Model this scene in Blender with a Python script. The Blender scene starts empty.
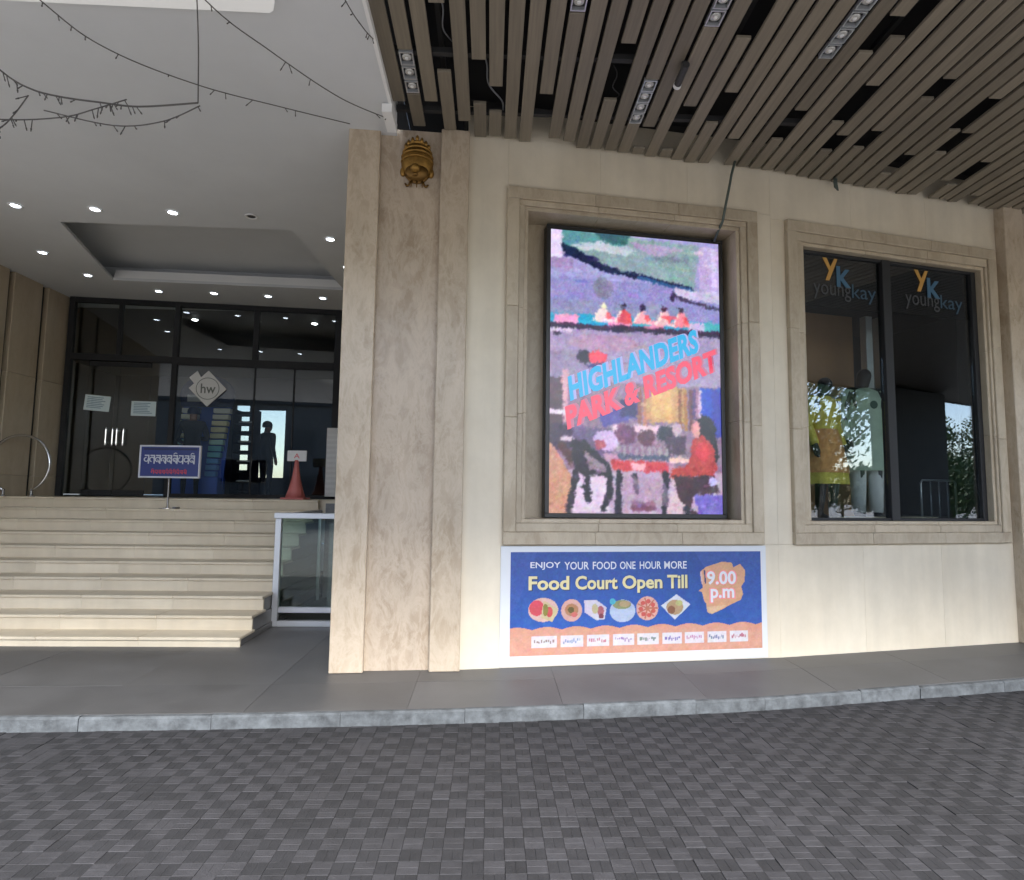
import bpy, math, random
import numpy as np
from mathutils import Matrix, Vector
random.seed(7); np.random.seed(7)
S = bpy.context.scene
COL = S.collection
R = math.radians

# ---------------------------------------------------------------- camera
yaw, pitch, roll = R(2.0), math.atan(56/620), R(0.75)
F0 = Vector((math.sin(yaw), math.cos(yaw), 0)); R0 = Vector((math.cos(yaw), -math.sin(yaw), 0)); Z = Vector((0, 0, 1))
Fw = F0*math.cos(pitch) + Z*math.sin(pitch); U0 = -F0*math.sin(pitch) + Z*math.cos(pitch)
Rt = R0*math.cos(roll) + U0*math.sin(roll); Up = -R0*math.sin(roll) + U0*math.cos(roll)
cd = bpy.data.cameras.new('camera'); cam = bpy.data.objects.new('camera', cd); COL.objects.link(cam)
cd.sensor_fit = 'HORIZONTAL'; cd.sensor_width = 36; cd.lens = 620/1024*36
cd.clip_start = 0.05; cd.clip_end = 2000
cam.matrix_world = Matrix(((Rt.x, Up.x, -Fw.x, 0), (Rt.y, Up.y, -Fw.y, 0), (Rt.z, Up.z, -Fw.z, 1.72), (0, 0, 0, 1)))
S.camera = cam
# ---------------------------------------------------------------- sky, sun, exposure
SUN_EL, SUN_ROT = R(38.5), R(168)
w = bpy.data.worlds.new('World'); S.world = w; w.use_nodes = True
nt = w.node_tree; bg = nt.nodes['Background']
sk = nt.nodes.new('ShaderNodeTexSky'); sk.sky_type = 'NISHITA'; sk.sun_disc = False
sk.sun_elevation = SUN_EL; sk.sun_rotation = SUN_ROT; sk.air_density = 0.8; sk.dust_density = 1.0; sk.ozone_density = 1.0
nt.links.new(sk.outputs[0], bg.inputs[0]); bg.inputs[1].default_value = 0.15
sd = bpy.data.lights.new('sun', 'SUN'); sd.energy = 2.7; sd.angle = R(22); sd.color = (1, .98, .955)
sun = bpy.data.objects.new('sun', sd); COL.objects.link(sun)
to_sun = Vector((math.sin(SUN_ROT)*math.cos(SUN_EL), math.cos(SUN_ROT)*math.cos(SUN_EL), math.sin(SUN_EL)))
sun.rotation_euler = to_sun.to_track_quat('Z', 'Y').to_euler(); sun.location = (0, -20, 30)
S.render.engine = 'CYCLES'
S.view_settings.view_transform = 'Standard'; S.view_settings.look = 'None'; S.view_settings.gamma = 1
EXPO = 2.2
S.view_settings.exposure = EXPO
S.cycles.max_bounces = 10; S.cycles.diffuse_bounces = 5; S.cycles.transparent_max_bounces = 16
S.cycles.caustics_reflective = False; S.cycles.caustics_refractive = False

# ---------------------------------------------------------------- helpers
def lin(c):
    c = np.asarray(c, float)/255.0
    return np.where(c <= .04045, c/12.92, ((c+.055)/1.055)**2.4)
class MB:
    def __init__(s): s.v = []; s.f = []; s.m = []; s.mi = 0
    def add(s, vs, fs):
        o = len(s.v); s.v += [tuple(v) for v in vs]; s.f += [tuple(i+o for i in f) for f in fs]; s.m += [s.mi]*len(fs); return s
    def box(s, x0, x1, y0, y1, z0, z1, c=0):
        if c <= 0:
            return s.add([(x0,y0,z0),(x1,y0,z0),(x1,y1,z0),(x0,y1,z0),(x0,y0,z1),(x1,y0,z1),(x1,y1,z1),(x0,y1,z1)],
                  [(0,3,2,1),(4,5,6,7),(0,1,5,4),(1,2,6,5),(2,3,7,6),(3,0,4,7)])
        X = (x0, x1); Y = (y0, y1); ZZ = (z0, z1); vs = []; ix = {}
        for i in (0,1):
            for j in (0,1):
                for k in (0,1):
                    a = [X[i], Y[j], ZZ[k]]; sg = (1-2*i, 1-2*j, 1-2*k)
                    for ax in range(3):     # vertex lies on the face normal to ax
                        p = [a[q] + (0 if q == ax else sg[q]*c) for q in range(3)]
                        ix[(i,j,k,ax)] = len(vs); vs.append(p)
        fs = []
        for ax in range(3):
            b, d = [q for q in range(3) if q != ax]
            for e in (0,1):
                q = []
                for (m, n) in ((0,0),(1,0),(1,1),(0,1)):
                    t = [0,0,0]; t[ax] = e; t[b] = m; t[d] = n; q.append(ix[(*t, ax)])
                flip = (e == 1) == (ax == 1)
                fs.append(tuple(reversed(q)) if flip else tuple(q))
                if ax == 1: fs[-1] = tuple(reversed(fs[-1])) if False else fs[-1]
        for ax in range(3):     # edges along ax
            b, d = [q for q in range(3) if q != ax]
            for m in (0,1):
                for n in (0,1):
                    t = [0,0,0]; t[b] = m; t[d] = n; u = list(t); u[ax] = 1
                    fs.append((ix[(*t,b)], ix[(*u,b)], ix[(*u,d)], ix[(*t,d)]))
        for i in (0,1):
            for j in (0,1):
                for k in (0,1): fs.append(tuple(ix[(i,j,k,a)] for a in range(3)))
        return s.add(vs, fs)
    def tube(s, pts, r, n=8, r1=None, cap=True):
        pts = [Vector(p) for p in pts]; rings = []; o = len(s.v); N = len(pts)
        up = Vector((0,0,1)); prev = None
        for i, p in enumerate(pts):
            t = (pts[min(i+1,N-1)] - pts[max(i-1,0)]).normalized()
            if prev is None:
                a = t.cross(up) if abs(t.z) < .95 else t.cross(Vector((1,0,0)))
            else: a = prev - t*prev.dot(t)
            a.normalize(); prev = a; b = t.cross(a)
            rr = r if r1 is None else r + (r1-r)*i/(N-1)
            if callable(r): rr = r(i/(N-1))
            rings.append([p + a*math.cos(2*math.pi*k/n)*rr + b*math.sin(2*math.pi*k/n)*rr for k in range(n)])
        vs = [v for g in rings for v in g]; fs = []
        for i in range(N-1):
            for k in range(n):
                fs.append((i*n+k, i*n+(k+1)%n, (i+1)*n+(k+1)%n, (i+1)*n+k))
        if cap: fs.append(tuple(range(n-1,-1,-1))); fs.append(tuple((N-1)*n+k for k in range(n)))
        return s.add(vs, fs)
    def lathe(s, prof, n=20, c=(0,0,0), ax='z'):
        vs = []; fs = []
        for r, h in prof:
            for k in range(n):
                a = 2*math.pi*k/n; x, y = r*math.cos(a), r*math.sin(a)
                if ax == 'z': p = (c[0]+x, c[1]+y, c[2]+h)
                else: p = (c[0]+x, c[1]-h, c[2]+y)
                vs.append(p)
        for i in range(len(prof)-1):
            for k in range(n): fs.append((i*n+k, i*n+(k+1)%n, (i+1)*n+(k+1)%n, (i+1)*n+k))
        fs.append(tuple(range(n-1,-1,-1))); fs.append(tuple((len(prof)-1)*n+k for k in range(n)))
        return s.add(vs, fs)
    def prism(s, poly, z0, z1):     # poly in xy extruded in z
        n = len(poly); vs = [(x,y,z0) for x,y in poly] + [(x,y,z1) for x,y in poly]
        fs = [tuple(range(n-1,-1,-1)), tuple(range(n,2*n))] + [(i,(i+1)%n,n+(i+1)%n,n+i) for i in range(n)]
        return s.add(vs, fs)
    def slab(s, poly, y0, y1):      # poly in xz extruded in y
        n = len(poly); vs = [(x,y0,z) for x,z in poly] + [(x,y1,z) for x,z in poly]
        fs = [tuple(range(n)), tuple(range(2*n-1,n-1,-1))] + [((i+1)%n,i,n+i,n+(i+1)%n) for i in range(n)]
        return s.add(vs, fs)
    def mesh(s, name, smooth=False):
        me = bpy.data.meshes.new(name); me.from_pydata(s.v, [], s.f)
        if any(s.m): me.polygons.foreach_set('material_index', s.m)
        if smooth: me.polygons.foreach_set('use_smooth', [True]*len(s.f))
        import bmesh
        b = bmesh.new(); b.from_mesh(me); bmesh.ops.recalc_face_normals(b, faces=b.faces); b.to_mesh(me); b.free()
        me.update(); return me
    def build(s, name, mat, parent=None, smooth=False, loc=None, rz=0):
        return link(s.mesh(name, smooth), name, mat, parent, loc, rz)
def link(me, name, mat, parent=None, loc=None, rz=0):
    if mat is not None and not me.materials:
        for m in (mat if isinstance(mat, (list, tuple)) else [mat]): me.materials.append(m)
    o = bpy.data.objects.new(name, me); COL.objects.link(o)
    if parent is not None: o.parent = parent
    if loc is not None: o.location = loc
    if rz: o.rotation_euler.z = rz
    return o
def tag(o, label=None, cat=None, group=None, kind=None):
    if label: o['label'] = label
    if cat: o['category'] = cat
    if group: o['group'] = group
    if kind: o['kind'] = kind
    return o
def thing(name, label, cat, loc=(0,0,0), rz=0, group=None):
    o = bpy.data.objects.new(name, None); COL.objects.link(o); o.location = loc; o.rotation_euler.z = rz
    o.empty_display_size = .2
    return tag(o, label, cat, group)
def copy_tree(o, parent=None):
    c = o.copy(); COL.objects.link(c)
    if parent is not None: c.parent = parent
    for ch in list(o.children): copy_tree(ch, c)
    return c

# ---------------------------------------------------------------- materials
def newmat(name):
    m = bpy.data.materials.new(name); m.use_nodes = True
    return m, m.node_tree, m.node_tree.nodes['Principled BSDF']
def plain(name, col, rough=.6, metal=0, emit=None, es=0, bump=0, bscale=60, var=0, vscale=3, rvar=0, coat=0, patch=0):
    m, t, p = newmat(name); N = t.nodes; L = t.links
    p.inputs['Base Color'].default_value = (*col, 1); p.inputs['Roughness'].default_value = rough; p.inputs['Metallic'].default_value = metal
    if coat: p.inputs['Coat Weight'].default_value = coat
    if emit: p.inputs['Emission Color'].default_value = (*emit, 1); p.inputs['Emission Strength'].default_value = es
    if var or rvar or bump:
        tc = N.new('ShaderNodeTexCoord'); oi = N.new('ShaderNodeObjectInfo')
        ad = N.new('ShaderNodeVectorMath'); ad.operation = 'MULTIPLY_ADD'
        cb = N.new('ShaderNodeCombineXYZ')
        for i in range(3): L.new(oi.outputs['Random'], cb.inputs[i])
        ad.inputs[1].default_value = (37, 61, 23); L.new(cb.outputs[0], ad.inputs[0]); L.new(tc.outputs['Object'], ad.inputs[2])
    if var or rvar:
        nz = N.new('ShaderNodeTexNoise'); nz.inputs['Scale'].default_value = vscale; nz.inputs['Detail'].default_value = 8; nz.inputs['Roughness'].default_value = .65
        L.new(ad.outputs[0], nz.inputs['Vector'])
        mr = N.new('ShaderNodeMapRange'); mr.inputs[1].default_value = .3; mr.inputs[2].default_value = .7
        mr.inputs[3].default_value = 1-var; mr.inputs[4].default_value = 1+var; L.new(nz.outputs['Fac'], mr.inputs[0])
        rr = N.new('ShaderNodeMapRange'); rr.inputs[3].default_value = 1-rvar; rr.inputs[4].default_value = 1+rvar; L.new(oi.outputs['Random'], rr.inputs[0])
        mu = N.new('ShaderNodeMath'); mu.operation = 'MULTIPLY'; L.new(mr.outputs[0], mu.inputs[0]); L.new(rr.outputs[0], mu.inputs[1])
        if patch:
            gp = N.new('ShaderNodeNewGeometry'); n3 = N.new('ShaderNodeTexNoise'); n3.inputs['Scale'].default_value = .9; n3.inputs['Detail'].default_value = 6; n3.inputs['Roughness'].default_value = .6
            L.new(gp.outputs['Position'], n3.inputs['Vector']); m3 = N.new('ShaderNodeMapRange'); m3.inputs[1].default_value = .3; m3.inputs[2].default_value = .7; m3.inputs[3].default_value = 1-patch; m3.inputs[4].default_value = 1+patch
            L.new(n3.outputs['Fac'], m3.inputs[0]); mq = N.new('ShaderNodeMath'); mq.operation = 'MULTIPLY'; L.new(mu.outputs[0], mq.inputs[0]); L.new(m3.outputs[0], mq.inputs[1]); mu = mq
        sc = N.new('ShaderNodeVectorMath'); sc.operation = 'SCALE'; sc.inputs[0].default_value = col; L.new(mu.outputs[0], sc.inputs['Scale'])
        L.new(sc.outputs[0], p.inputs['Base Color'])
        r2 = N.new('ShaderNodeMapRange'); r2.inputs[3].default_value = max(.02, rough-.1); r2.inputs[4].default_value = min(1, rough+.12); L.new(nz.outputs['Fac'], r2.inputs[0]); L.new(r2.outputs[0], p.inputs['Roughness'])
    if bump:
        n2 = N.new('ShaderNodeTexNoise'); n2.inputs['Scale'].default_value = bscale; n2.inputs['Detail'].default_value = 5
        L.new(ad.outputs[0], n2.inputs['Vector'])
        b = N.new('ShaderNodeBump'); b.inputs['Strength'].default_value = bump; b.inputs['Distance'].default_value = .01
        L.new(n2.outputs['Fac'], b.inputs['Height']); L.new(b.outputs[0], p.inputs['Normal'])
    return m
def marble(name, c0, c1, vein, rough=.32, scale=1.6, veinamt=.5, rvar=.06, streak=(1,1,.45), stain=.07):
    m, t, p = newmat(name); N = t.nodes; L = t.links
    tc = N.new('ShaderNodeTexCoord'); oi = N.new('ShaderNodeObjectInfo'); cb = N.new('ShaderNodeCombineXYZ')
    for i in range(3): L.new(oi.outputs['Random'], cb.inputs[i])
    ad = N.new('ShaderNodeVectorMath'); ad.operation = 'MULTIPLY_ADD'; ad.inputs[1].default_value = (41, 17, 29)
    L.new(cb.outputs[0], ad.inputs[0]); L.new(tc.outputs['Object'], ad.inputs[2])
    mp = N.new('ShaderNodeMapping'); mp.inputs['Scale'].default_value = streak; mp.inputs['Rotation'].default_value = (0, R(18), 0); L.new(ad.outputs[0], mp.inputs[0])
    nz = N.new('ShaderNodeTexNoise'); nz.inputs['Scale'].default_value = scale; nz.inputs['Detail'].default_value = 9; nz.inputs['Roughness'].default_value = .62; nz.inputs['Distortion'].default_value = .25
    L.new(mp.outputs[0], nz.inputs['Vector'])
    rp = N.new('ShaderNodeValToRGB'); e = rp.color_ramp.elements
    e[0].position = .34; e[0].color = (*c1, 1); e[1].position = .66; e[1].color = (*c0, 1); L.new(nz.outputs['Fac'], rp.inputs[0])
    v = N.new('ShaderNodeTexNoise'); v.inputs['Scale'].default_value = scale*2.1; v.inputs['Detail'].default_value = 10; v.inputs['Roughness'].default_value = .72; v.inputs['Distortion'].default_value = .5; L.new(mp.outputs[0], v.inputs['Vector'])
    a = N.new('ShaderNodeMath'); a.operation = 'SUBTRACT'; a.inputs[1].default_value = .5; L.new(v.outputs['Fac'], a.inputs[0])
    b = N.new('ShaderNodeMath'); b.operation = 'ABSOLUTE'; L.new(a.outputs[0], b.inputs[0])
    mr = N.new('ShaderNodeMapRange'); mr.inputs[1].default_value = 0; mr.inputs[2].default_value = .09; mr.inputs[3].default_value = veinamt; mr.inputs[4].default_value = 0; L.new(b.outputs[0], mr.inputs[0])
    mx = N.new('ShaderNodeMix'); mx.data_type = 'RGBA'; L.new(mr.outputs[0], mx.inputs[0]); L.new(rp.outputs[0], mx.inputs[6]); mx.inputs[7].default_value = (*vein, 1)
    rr = N.new('ShaderNodeMapRange'); rr.inputs[3].default_value = 1-rvar; rr.inputs[4].default_value = 1+rvar; L.new(oi.outputs['Random'], rr.inputs[0])
    # run-down streaks and cloudy patches of weathering, fixed to the stone
    gp = N.new('ShaderNodeNewGeometry'); m2 = N.new('ShaderNodeMapping'); m2.inputs['Scale'].default_value = (5, 5, .5); L.new(gp.outputs['Position'], m2.inputs[0])
    s1_ = N.new('ShaderNodeTexNoise'); s1_.inputs['Scale'].default_value = 1.3; s1_.inputs['Detail'].default_value = 5; L.new(m2.outputs[0], s1_.inputs['Vector'])
    s2_ = N.new('ShaderNodeTexNoise'); s2_.inputs['Scale'].default_value = 2.0; s2_.inputs['Detail'].default_value = 7; s2_.inputs['Roughness'].default_value = .65; L.new(gp.outputs['Position'], s2_.inputs['Vector'])
    sm = N.new('ShaderNodeMath'); sm.operation = 'ADD'; L.new(s1_.outputs['Fac'], sm.inputs[0]); L.new(s2_.outputs['Fac'], sm.inputs[1])
    sr = N.new('ShaderNodeMapRange'); sr.inputs[1].default_value = .7; sr.inputs[2].default_value = 1.25; sr.inputs[3].default_value = 1-1.4*stain; sr.inputs[4].default_value = 1+.6*stain; L.new(sm.outputs[0], sr.inputs[0])
    sq = N.new('ShaderNodeMath'); sq.operation = 'MULTIPLY'; L.new(rr.outputs[0], sq.inputs[0]); L.new(sr.outputs[0], sq.inputs[1])
    sc = N.new('ShaderNodeVectorMath'); sc.operation = 'SCALE'; L.new(mx.outputs[2], sc.inputs[0]); L.new(sq.outputs[0], sc.inputs['Scale'])
    L.new(sc.outputs[0], p.inputs['Base Color'])
    r2 = N.new('ShaderNodeMapRange'); r2.inputs[3].default_value = rough-.08; r2.inputs[4].default_value = rough+.15; L.new(nz.outputs['Fac'], r2.inputs[0]); L.new(r2.outputs[0], p.inputs['Roughness'])
    p.inputs['Specular IOR Level'].default_value = .35
    return m
def glass(name, tint, ior=1.6, rough=0):
    m = bpy.data.materials.new(name); m.use_nodes = True; t = m.node_tree; N = t.nodes; N.clear(); L = t.links
    o = N.new('ShaderNodeOutputMaterial'); tr = N.new('ShaderNodeBsdfTransparent'); tr.inputs[0].default_value = (*tint, 1)
    g = N.new('ShaderNodeBsdfGlossy'); g.inputs['Roughness'].default_value = rough; g.inputs[0].default_value = (.95,.97,1,1)
    # Schlick reflectance that treats both faces of a thin pane alike
    mx = N.new('ShaderNodeMixShader'); ge = N.new('ShaderNodeNewGeometry'); dp = N.new('ShaderNodeVectorMath'); dp.operation = 'DOT_PRODUCT'
    L.new(ge.outputs['Incoming'], dp.inputs[0]); L.new(ge.outputs['Normal'], dp.inputs[1])
    ab = N.new('ShaderNodeMath'); ab.operation = 'ABSOLUTE'; L.new(dp.outputs['Value'], ab.inputs[0])
    om = N.new('ShaderNodeMath'); om.operation = 'SUBTRACT'; om.inputs[0].default_value = 1; L.new(ab.outputs[0], om.inputs[1])
    pw = N.new('ShaderNodeMath'); pw.operation = 'POWER'; pw.inputs[1].default_value = 5; L.new(om.outputs[0], pw.inputs[0])
    f0 = ((ior-1)/(ior+1))**2
    fr = N.new('ShaderNodeMath'); fr.operation = 'MULTIPLY_ADD'; fr.inputs[1].default_value = 1-f0; fr.inputs[2].default_value = f0; L.new(pw.outputs[0], fr.inputs[0])
    L.new(fr.outputs[0], mx.inputs[0]); L.new(tr.outputs[0], mx.inputs[1]); L.new(g.outputs[0], mx.inputs[2]); L.new(mx.outputs[0], o.inputs[0])
    return m
def wood(name, col):
    m, t, p = newmat(name); N = t.nodes; L = t.links
    tc = N.new('ShaderNodeTexCoord'); oi = N.new('ShaderNodeObjectInfo'); cb = N.new('ShaderNodeCombineXYZ')
    for i in range(3): L.new(oi.outputs['Random'], cb.inputs[i])
    ad = N.new('ShaderNodeVectorMath'); ad.operation = 'MULTIPLY_ADD'; ad.inputs[1].default_value = (31, 57, 13)
    L.new(cb.outputs[0], ad.inputs[0]); L.new(tc.outputs['Object'], ad.inputs[2])
    mp = N.new('ShaderNodeMapping'); mp.inputs['Scale'].default_value = (30, 1.2, 30); L.new(ad.outputs[0], mp.inputs[0])
    nz = N.new('ShaderNodeTexNoise'); nz.inputs['Scale'].default_value = 1.5; nz.inputs['Detail'].default_value = 7; L.new(mp.outputs[0], nz.inputs['Vector'])
    mr = N.new('ShaderNodeMapRange'); mr.inputs[1].default_value = .25; mr.inputs[2].default_value = .75; mr.inputs[3].default_value = .82; mr.inputs[4].default_value = 1.15; L.new(nz.outputs['Fac'], mr.inputs[0])
    rr = N.new('ShaderNodeMapRange'); rr.inputs[3].default_value = .82; rr.inputs[4].default_value = 1.18; L.new(oi.outputs['Random'], rr.inputs[0])
    mu = N.new('ShaderNodeMath'); mu.operation = 'MULTIPLY'; L.new(mr.outputs[0], mu.inputs[0]); L.new(rr.outputs[0], mu.inputs[1])
    sc = N.new('ShaderNodeVectorMath'); sc.operation = 'SCALE'; sc.inputs[0].default_value = col; L.new(mu.outputs[0], sc.inputs['Scale'])
    L.new(sc.outputs[0], p.inputs['Base Color']); p.inputs['Roughness'].default_value = .5
    return m
def picmat(name, emit):
    m, t, p = newmat(name); a = t.nodes.new('ShaderNodeVertexColor'); a.layer_name = 'Col'
    if emit:
        p.inputs['Base Color'].default_value = (.01,.01,.012,1); t.links.new(a.outputs[0], p.inputs['Emission Color']); p.inputs['Emission Strength'].default_value = emit; p.inputs['Roughness'].default_value = .25
    else:
        g_ = t.nodes.new('ShaderNodeVectorMath'); g_.operation = 'SCALE'; g_.inputs['Scale'].default_value = .62; t.links.new(a.outputs[0], g_.inputs[0]); t.links.new(g_.outputs[0], p.inputs['Base Color']); p.inputs['Roughness'].default_value = .45
    return m
K = 1/2**EXPO       # keeps light-giving surfaces at the same picture level when the exposure is tuned
M = {}
M['wall'] = marble('cream_wall_stone', (.69,.62,.49), (.64,.565,.435), (.57,.50,.375), rough=.45, scale=1.1, veinamt=.12, rvar=.03, streak=(1,1,.8))
M['column'] = marble('beige_marble', (.50,.41,.305), (.375,.295,.205), (.60,.515,.40), rough=.26, scale=3.0, veinamt=.45, rvar=.05)
M['columnp'] = marble('brown_beige_marble', (.465,.375,.28), (.33,.255,.18), (.57,.485,.38), rough=.25, scale=3.4, veinamt=.48, rvar=.04)
M['surround'] = marble('surround_marble', (.49,.415,.305), (.37,.30,.21), (.58,.505,.385), rough=.34, scale=2.4, veinamt=.35, rvar=.07)
M['step'] = marble('cream_step_stone', (.68,.60,.455), (.61,.525,.385), (.54,.45,.32), rough=.4, scale=1.3, veinamt=.2, rvar=.05, streak=(.35,1,1))
M['sidestone'] = marble('porch_side_stone', (.52,.43,.31), (.43,.345,.235), (.56,.48,.36), rough=.3, scale=1.6, veinamt=.3)
M['plaster'] = plain('ceiling_paint', (.67,.685,.69), .75, var=.05, vscale=.7, bump=.05, bscale=25)
M['plaster2'] = plain('white_moulding_paint', (.85,.85,.83), .6)
M['plenum'] = plain('black_plenum', (.012,.012,.013), .9)
M['slat'] = wood('grey_brown_slat', (.20,.172,.128))
M['slat_far'] = wood('shaded_far_slat', (.045,.038,.03))  # shade put into the colour so the far slats mirror dark in the glass
M['batten'] = plain('dark_batten', (.02,.02,.02), .7)
M['paver_a'] = plain('paver_light', (.0285,.0278,.0305), .74, bump=.25, bscale=90, var=.2, vscale=14, rvar=.14, patch=.22)
M['paver_b'] = plain('paver_dark', (.0158,.0156,.0172), .76, bump=.25, bscale=90, var=.2, vscale=14, rvar=.16, patch=.22)
M['joint'] = plain('joint_sand', (.017,.017,.017), .9, bump=.3, bscale=120)
M['asphalt'] = plain('outer_ground', (.27,.255,.235), .85, var=.15, vscale=.5, bump=.3, bscale=60)
M['sidewalk'] = plain('sidewalk_stone', (.082,.081,.080), .5, var=.25, vscale=1.4, bump=.12, bscale=70, rvar=.06, patch=.15)
M['kerb'] = plain('kerb_concrete', (.082,.09,.095), .85, var=.55, vscale=9, bump=.4, bscale=45, rvar=.06)
M['granite'] = plain('grey_granite', (.16,.155,.15), .35, var=.2, vscale=20)
M['alu'] = plain('brushed_aluminium', (.62,.64,.66), .35, .6)
M['chrome'] = plain('stainless', (.62,.62,.62), .18, 1)
M['black'] = plain('black_metal', (.008,.008,.009), .6)
M['bezel'] = plain('screen_bezel', (.010,.010,.011), .4)
M['dark'] = plain('dark_interior', (.035,.033,.032), .7)
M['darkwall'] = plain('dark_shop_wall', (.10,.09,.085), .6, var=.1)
M['brown'] = plain('brown_backdrop', (.50,.27,.13), .6, var=.12, vscale=2)
M['white'] = plain('white_plastic', (.78,.78,.76), .45)
M['paper'] = plain('paper', (.70,.82,.84), .7)
M['navy'] = plain('navy_card', (.012,.018,.075), .5)
M['blue'] = plain('blue_card', (.04,.10,.48), .5)
M['frame_w'] = plain('white_frame', (.62,.62,.66), .4)
M['red'] = plain('red_plastic', (.58,.17,.15), .5)
M['gold'] = plain('aged_gold', (.28,.155,.035), .45, .7, var=.35, vscale=14)
M['darkgold'] = plain('dark_gold', (.16,.085,.02), .45, .7)
M['cable'] = plain('green_grey_cable', (.07,.09,.075), .6)
M['cable2'] = plain('grey_cable', (.16,.17,.18), .6)
M['twig'] = plain('string_wire', (.085,.08,.075), .7)
M['housing'] = plain('spot_housing', (.035,.035,.035), .5)
M['lampglass'] = plain('unlit_lamp', (.55,.55,.52), .2, .3)
M['led'] = plain('lit_downlight', (.8,.8,.8), .3, emit=(.80,.90,1), es=14*K)
M['fill_led'] = plain('added_lamp_glow', (.8,.8,.8), .4, emit=(.92,.96,1), es=34*K)  # glow of the lamps added to light the hall
M['panel_lit'] = plain('lit_light_panel', (.8,.8,.78), .5, emit=(1,.99,.96), es=.22*K)
M['gl_entry'] = glass('entry_glass', (.90,.93,.92), 1.68)
M['gl_shop'] = glass('shop_glass', (.84,.88,.88), 1.9)
M['gl_hall'] = glass('hall_glass', (.55,.53,.50), 1.5)
M['gl_rail'] = glass('rail_glass', (.86,.94,.91), 1.5)
M['film'] = plain('black_film', (.005,.005,.006), .9); M['film'].node_tree.nodes['Principled BSDF'].inputs['Specular IOR Level'].default_value = .05
M['letter_w'] = plain('white_ink', (.60,.62,.66), .5)
M['letter_y'] = plain('pale_yellow_ink', (.62,.56,.30), .5)
M['letter_p'] = plain('pink_ink', (.75,.22,.24), .5)
M['skin'] = plain('skin', (.36,.19,.12), .5)
M['hair'] = plain('hair', (.012,.01,.009), .5)
M['jacket'] = plain('black_jacket', (.012,.012,.014), .75, bump=.3, bscale=30)
M['trouser'] = plain('dark_trousers', (.014,.015,.02), .8, bump=.3, bscale=30)
M['mann'] = plain('mannequin_dark', (.03,.03,.033), .3)
M['kurta_g'] = plain('pale_green_cloth', (.50,.62,.48), .8, bump=.4, bscale=14, var=.12, vscale=5)
M['kurta_y'] = plain('yellow_cloth', (.75,.62,.10), .8, bump=.4, bscale=14, var=.12, vscale=5)
M['cloth_o'] = plain('orange_cloth', (.78,.36,.12), .8, bump=.4, bscale=14, var=.25, vscale=8)
M['cloth_w'] = plain('white_cloth', (.82,.82,.80), .8, bump=.4, bscale=14)
M['leaf'] = plain('leaf', (.07,.115,.035), .6, var=.35, vscale=1.2)
M['bark'] = plain('bark', (.09,.07,.05), .9, var=.2)
SCR = 1.0*K

def pic(name, arr, mat, parent, x0, x1, y, z0, z1):
    """flat printed or lit picture: a grid of coloured points; arr[row from top, col, rgb 0..255]"""
    h, wd = arr.shape[:2]
    xs = np.linspace(x0, x1, wd); zs = np.linspace(z1, z0, h)
    gx, gz = np.meshgrid(xs, zs); co = np.stack([gx, np.full_like(gx, y), gz], -1).reshape(-1, 3)
    me = bpy.data.meshes.new(name)
    i = np.arange(h*wd).reshape(h, wd)
    q = np.stack([i[1:, :-1], i[1:, 1:], i[:-1, 1:], i[:-1, :-1]], -1).reshape(-1, 4)
    me.vertices.add(len(co)); me.vertices.foreach_set('co', co.ravel())
    me.loops.add(q.size); me.loops.foreach_set('vertex_index', q.ravel())
    me.polygons.add(len(q)); me.polygons.foreach_set('loop_start', np.arange(0, q.size, 4))
    me.update(calc_edges=True); me.validate()
    ca = me.color_attributes.new('Col', 'FLOAT_COLOR', 'POINT')
    rgba = np.ones((h*wd, 4)); rgba[:, :3] = lin(np.clip(arr, 0, 255)).reshape(-1, 3)
    ca.data.foreach_set('color', rgba.ravel().astype(np.float32))
    return link(me, name, mat, parent)
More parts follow.
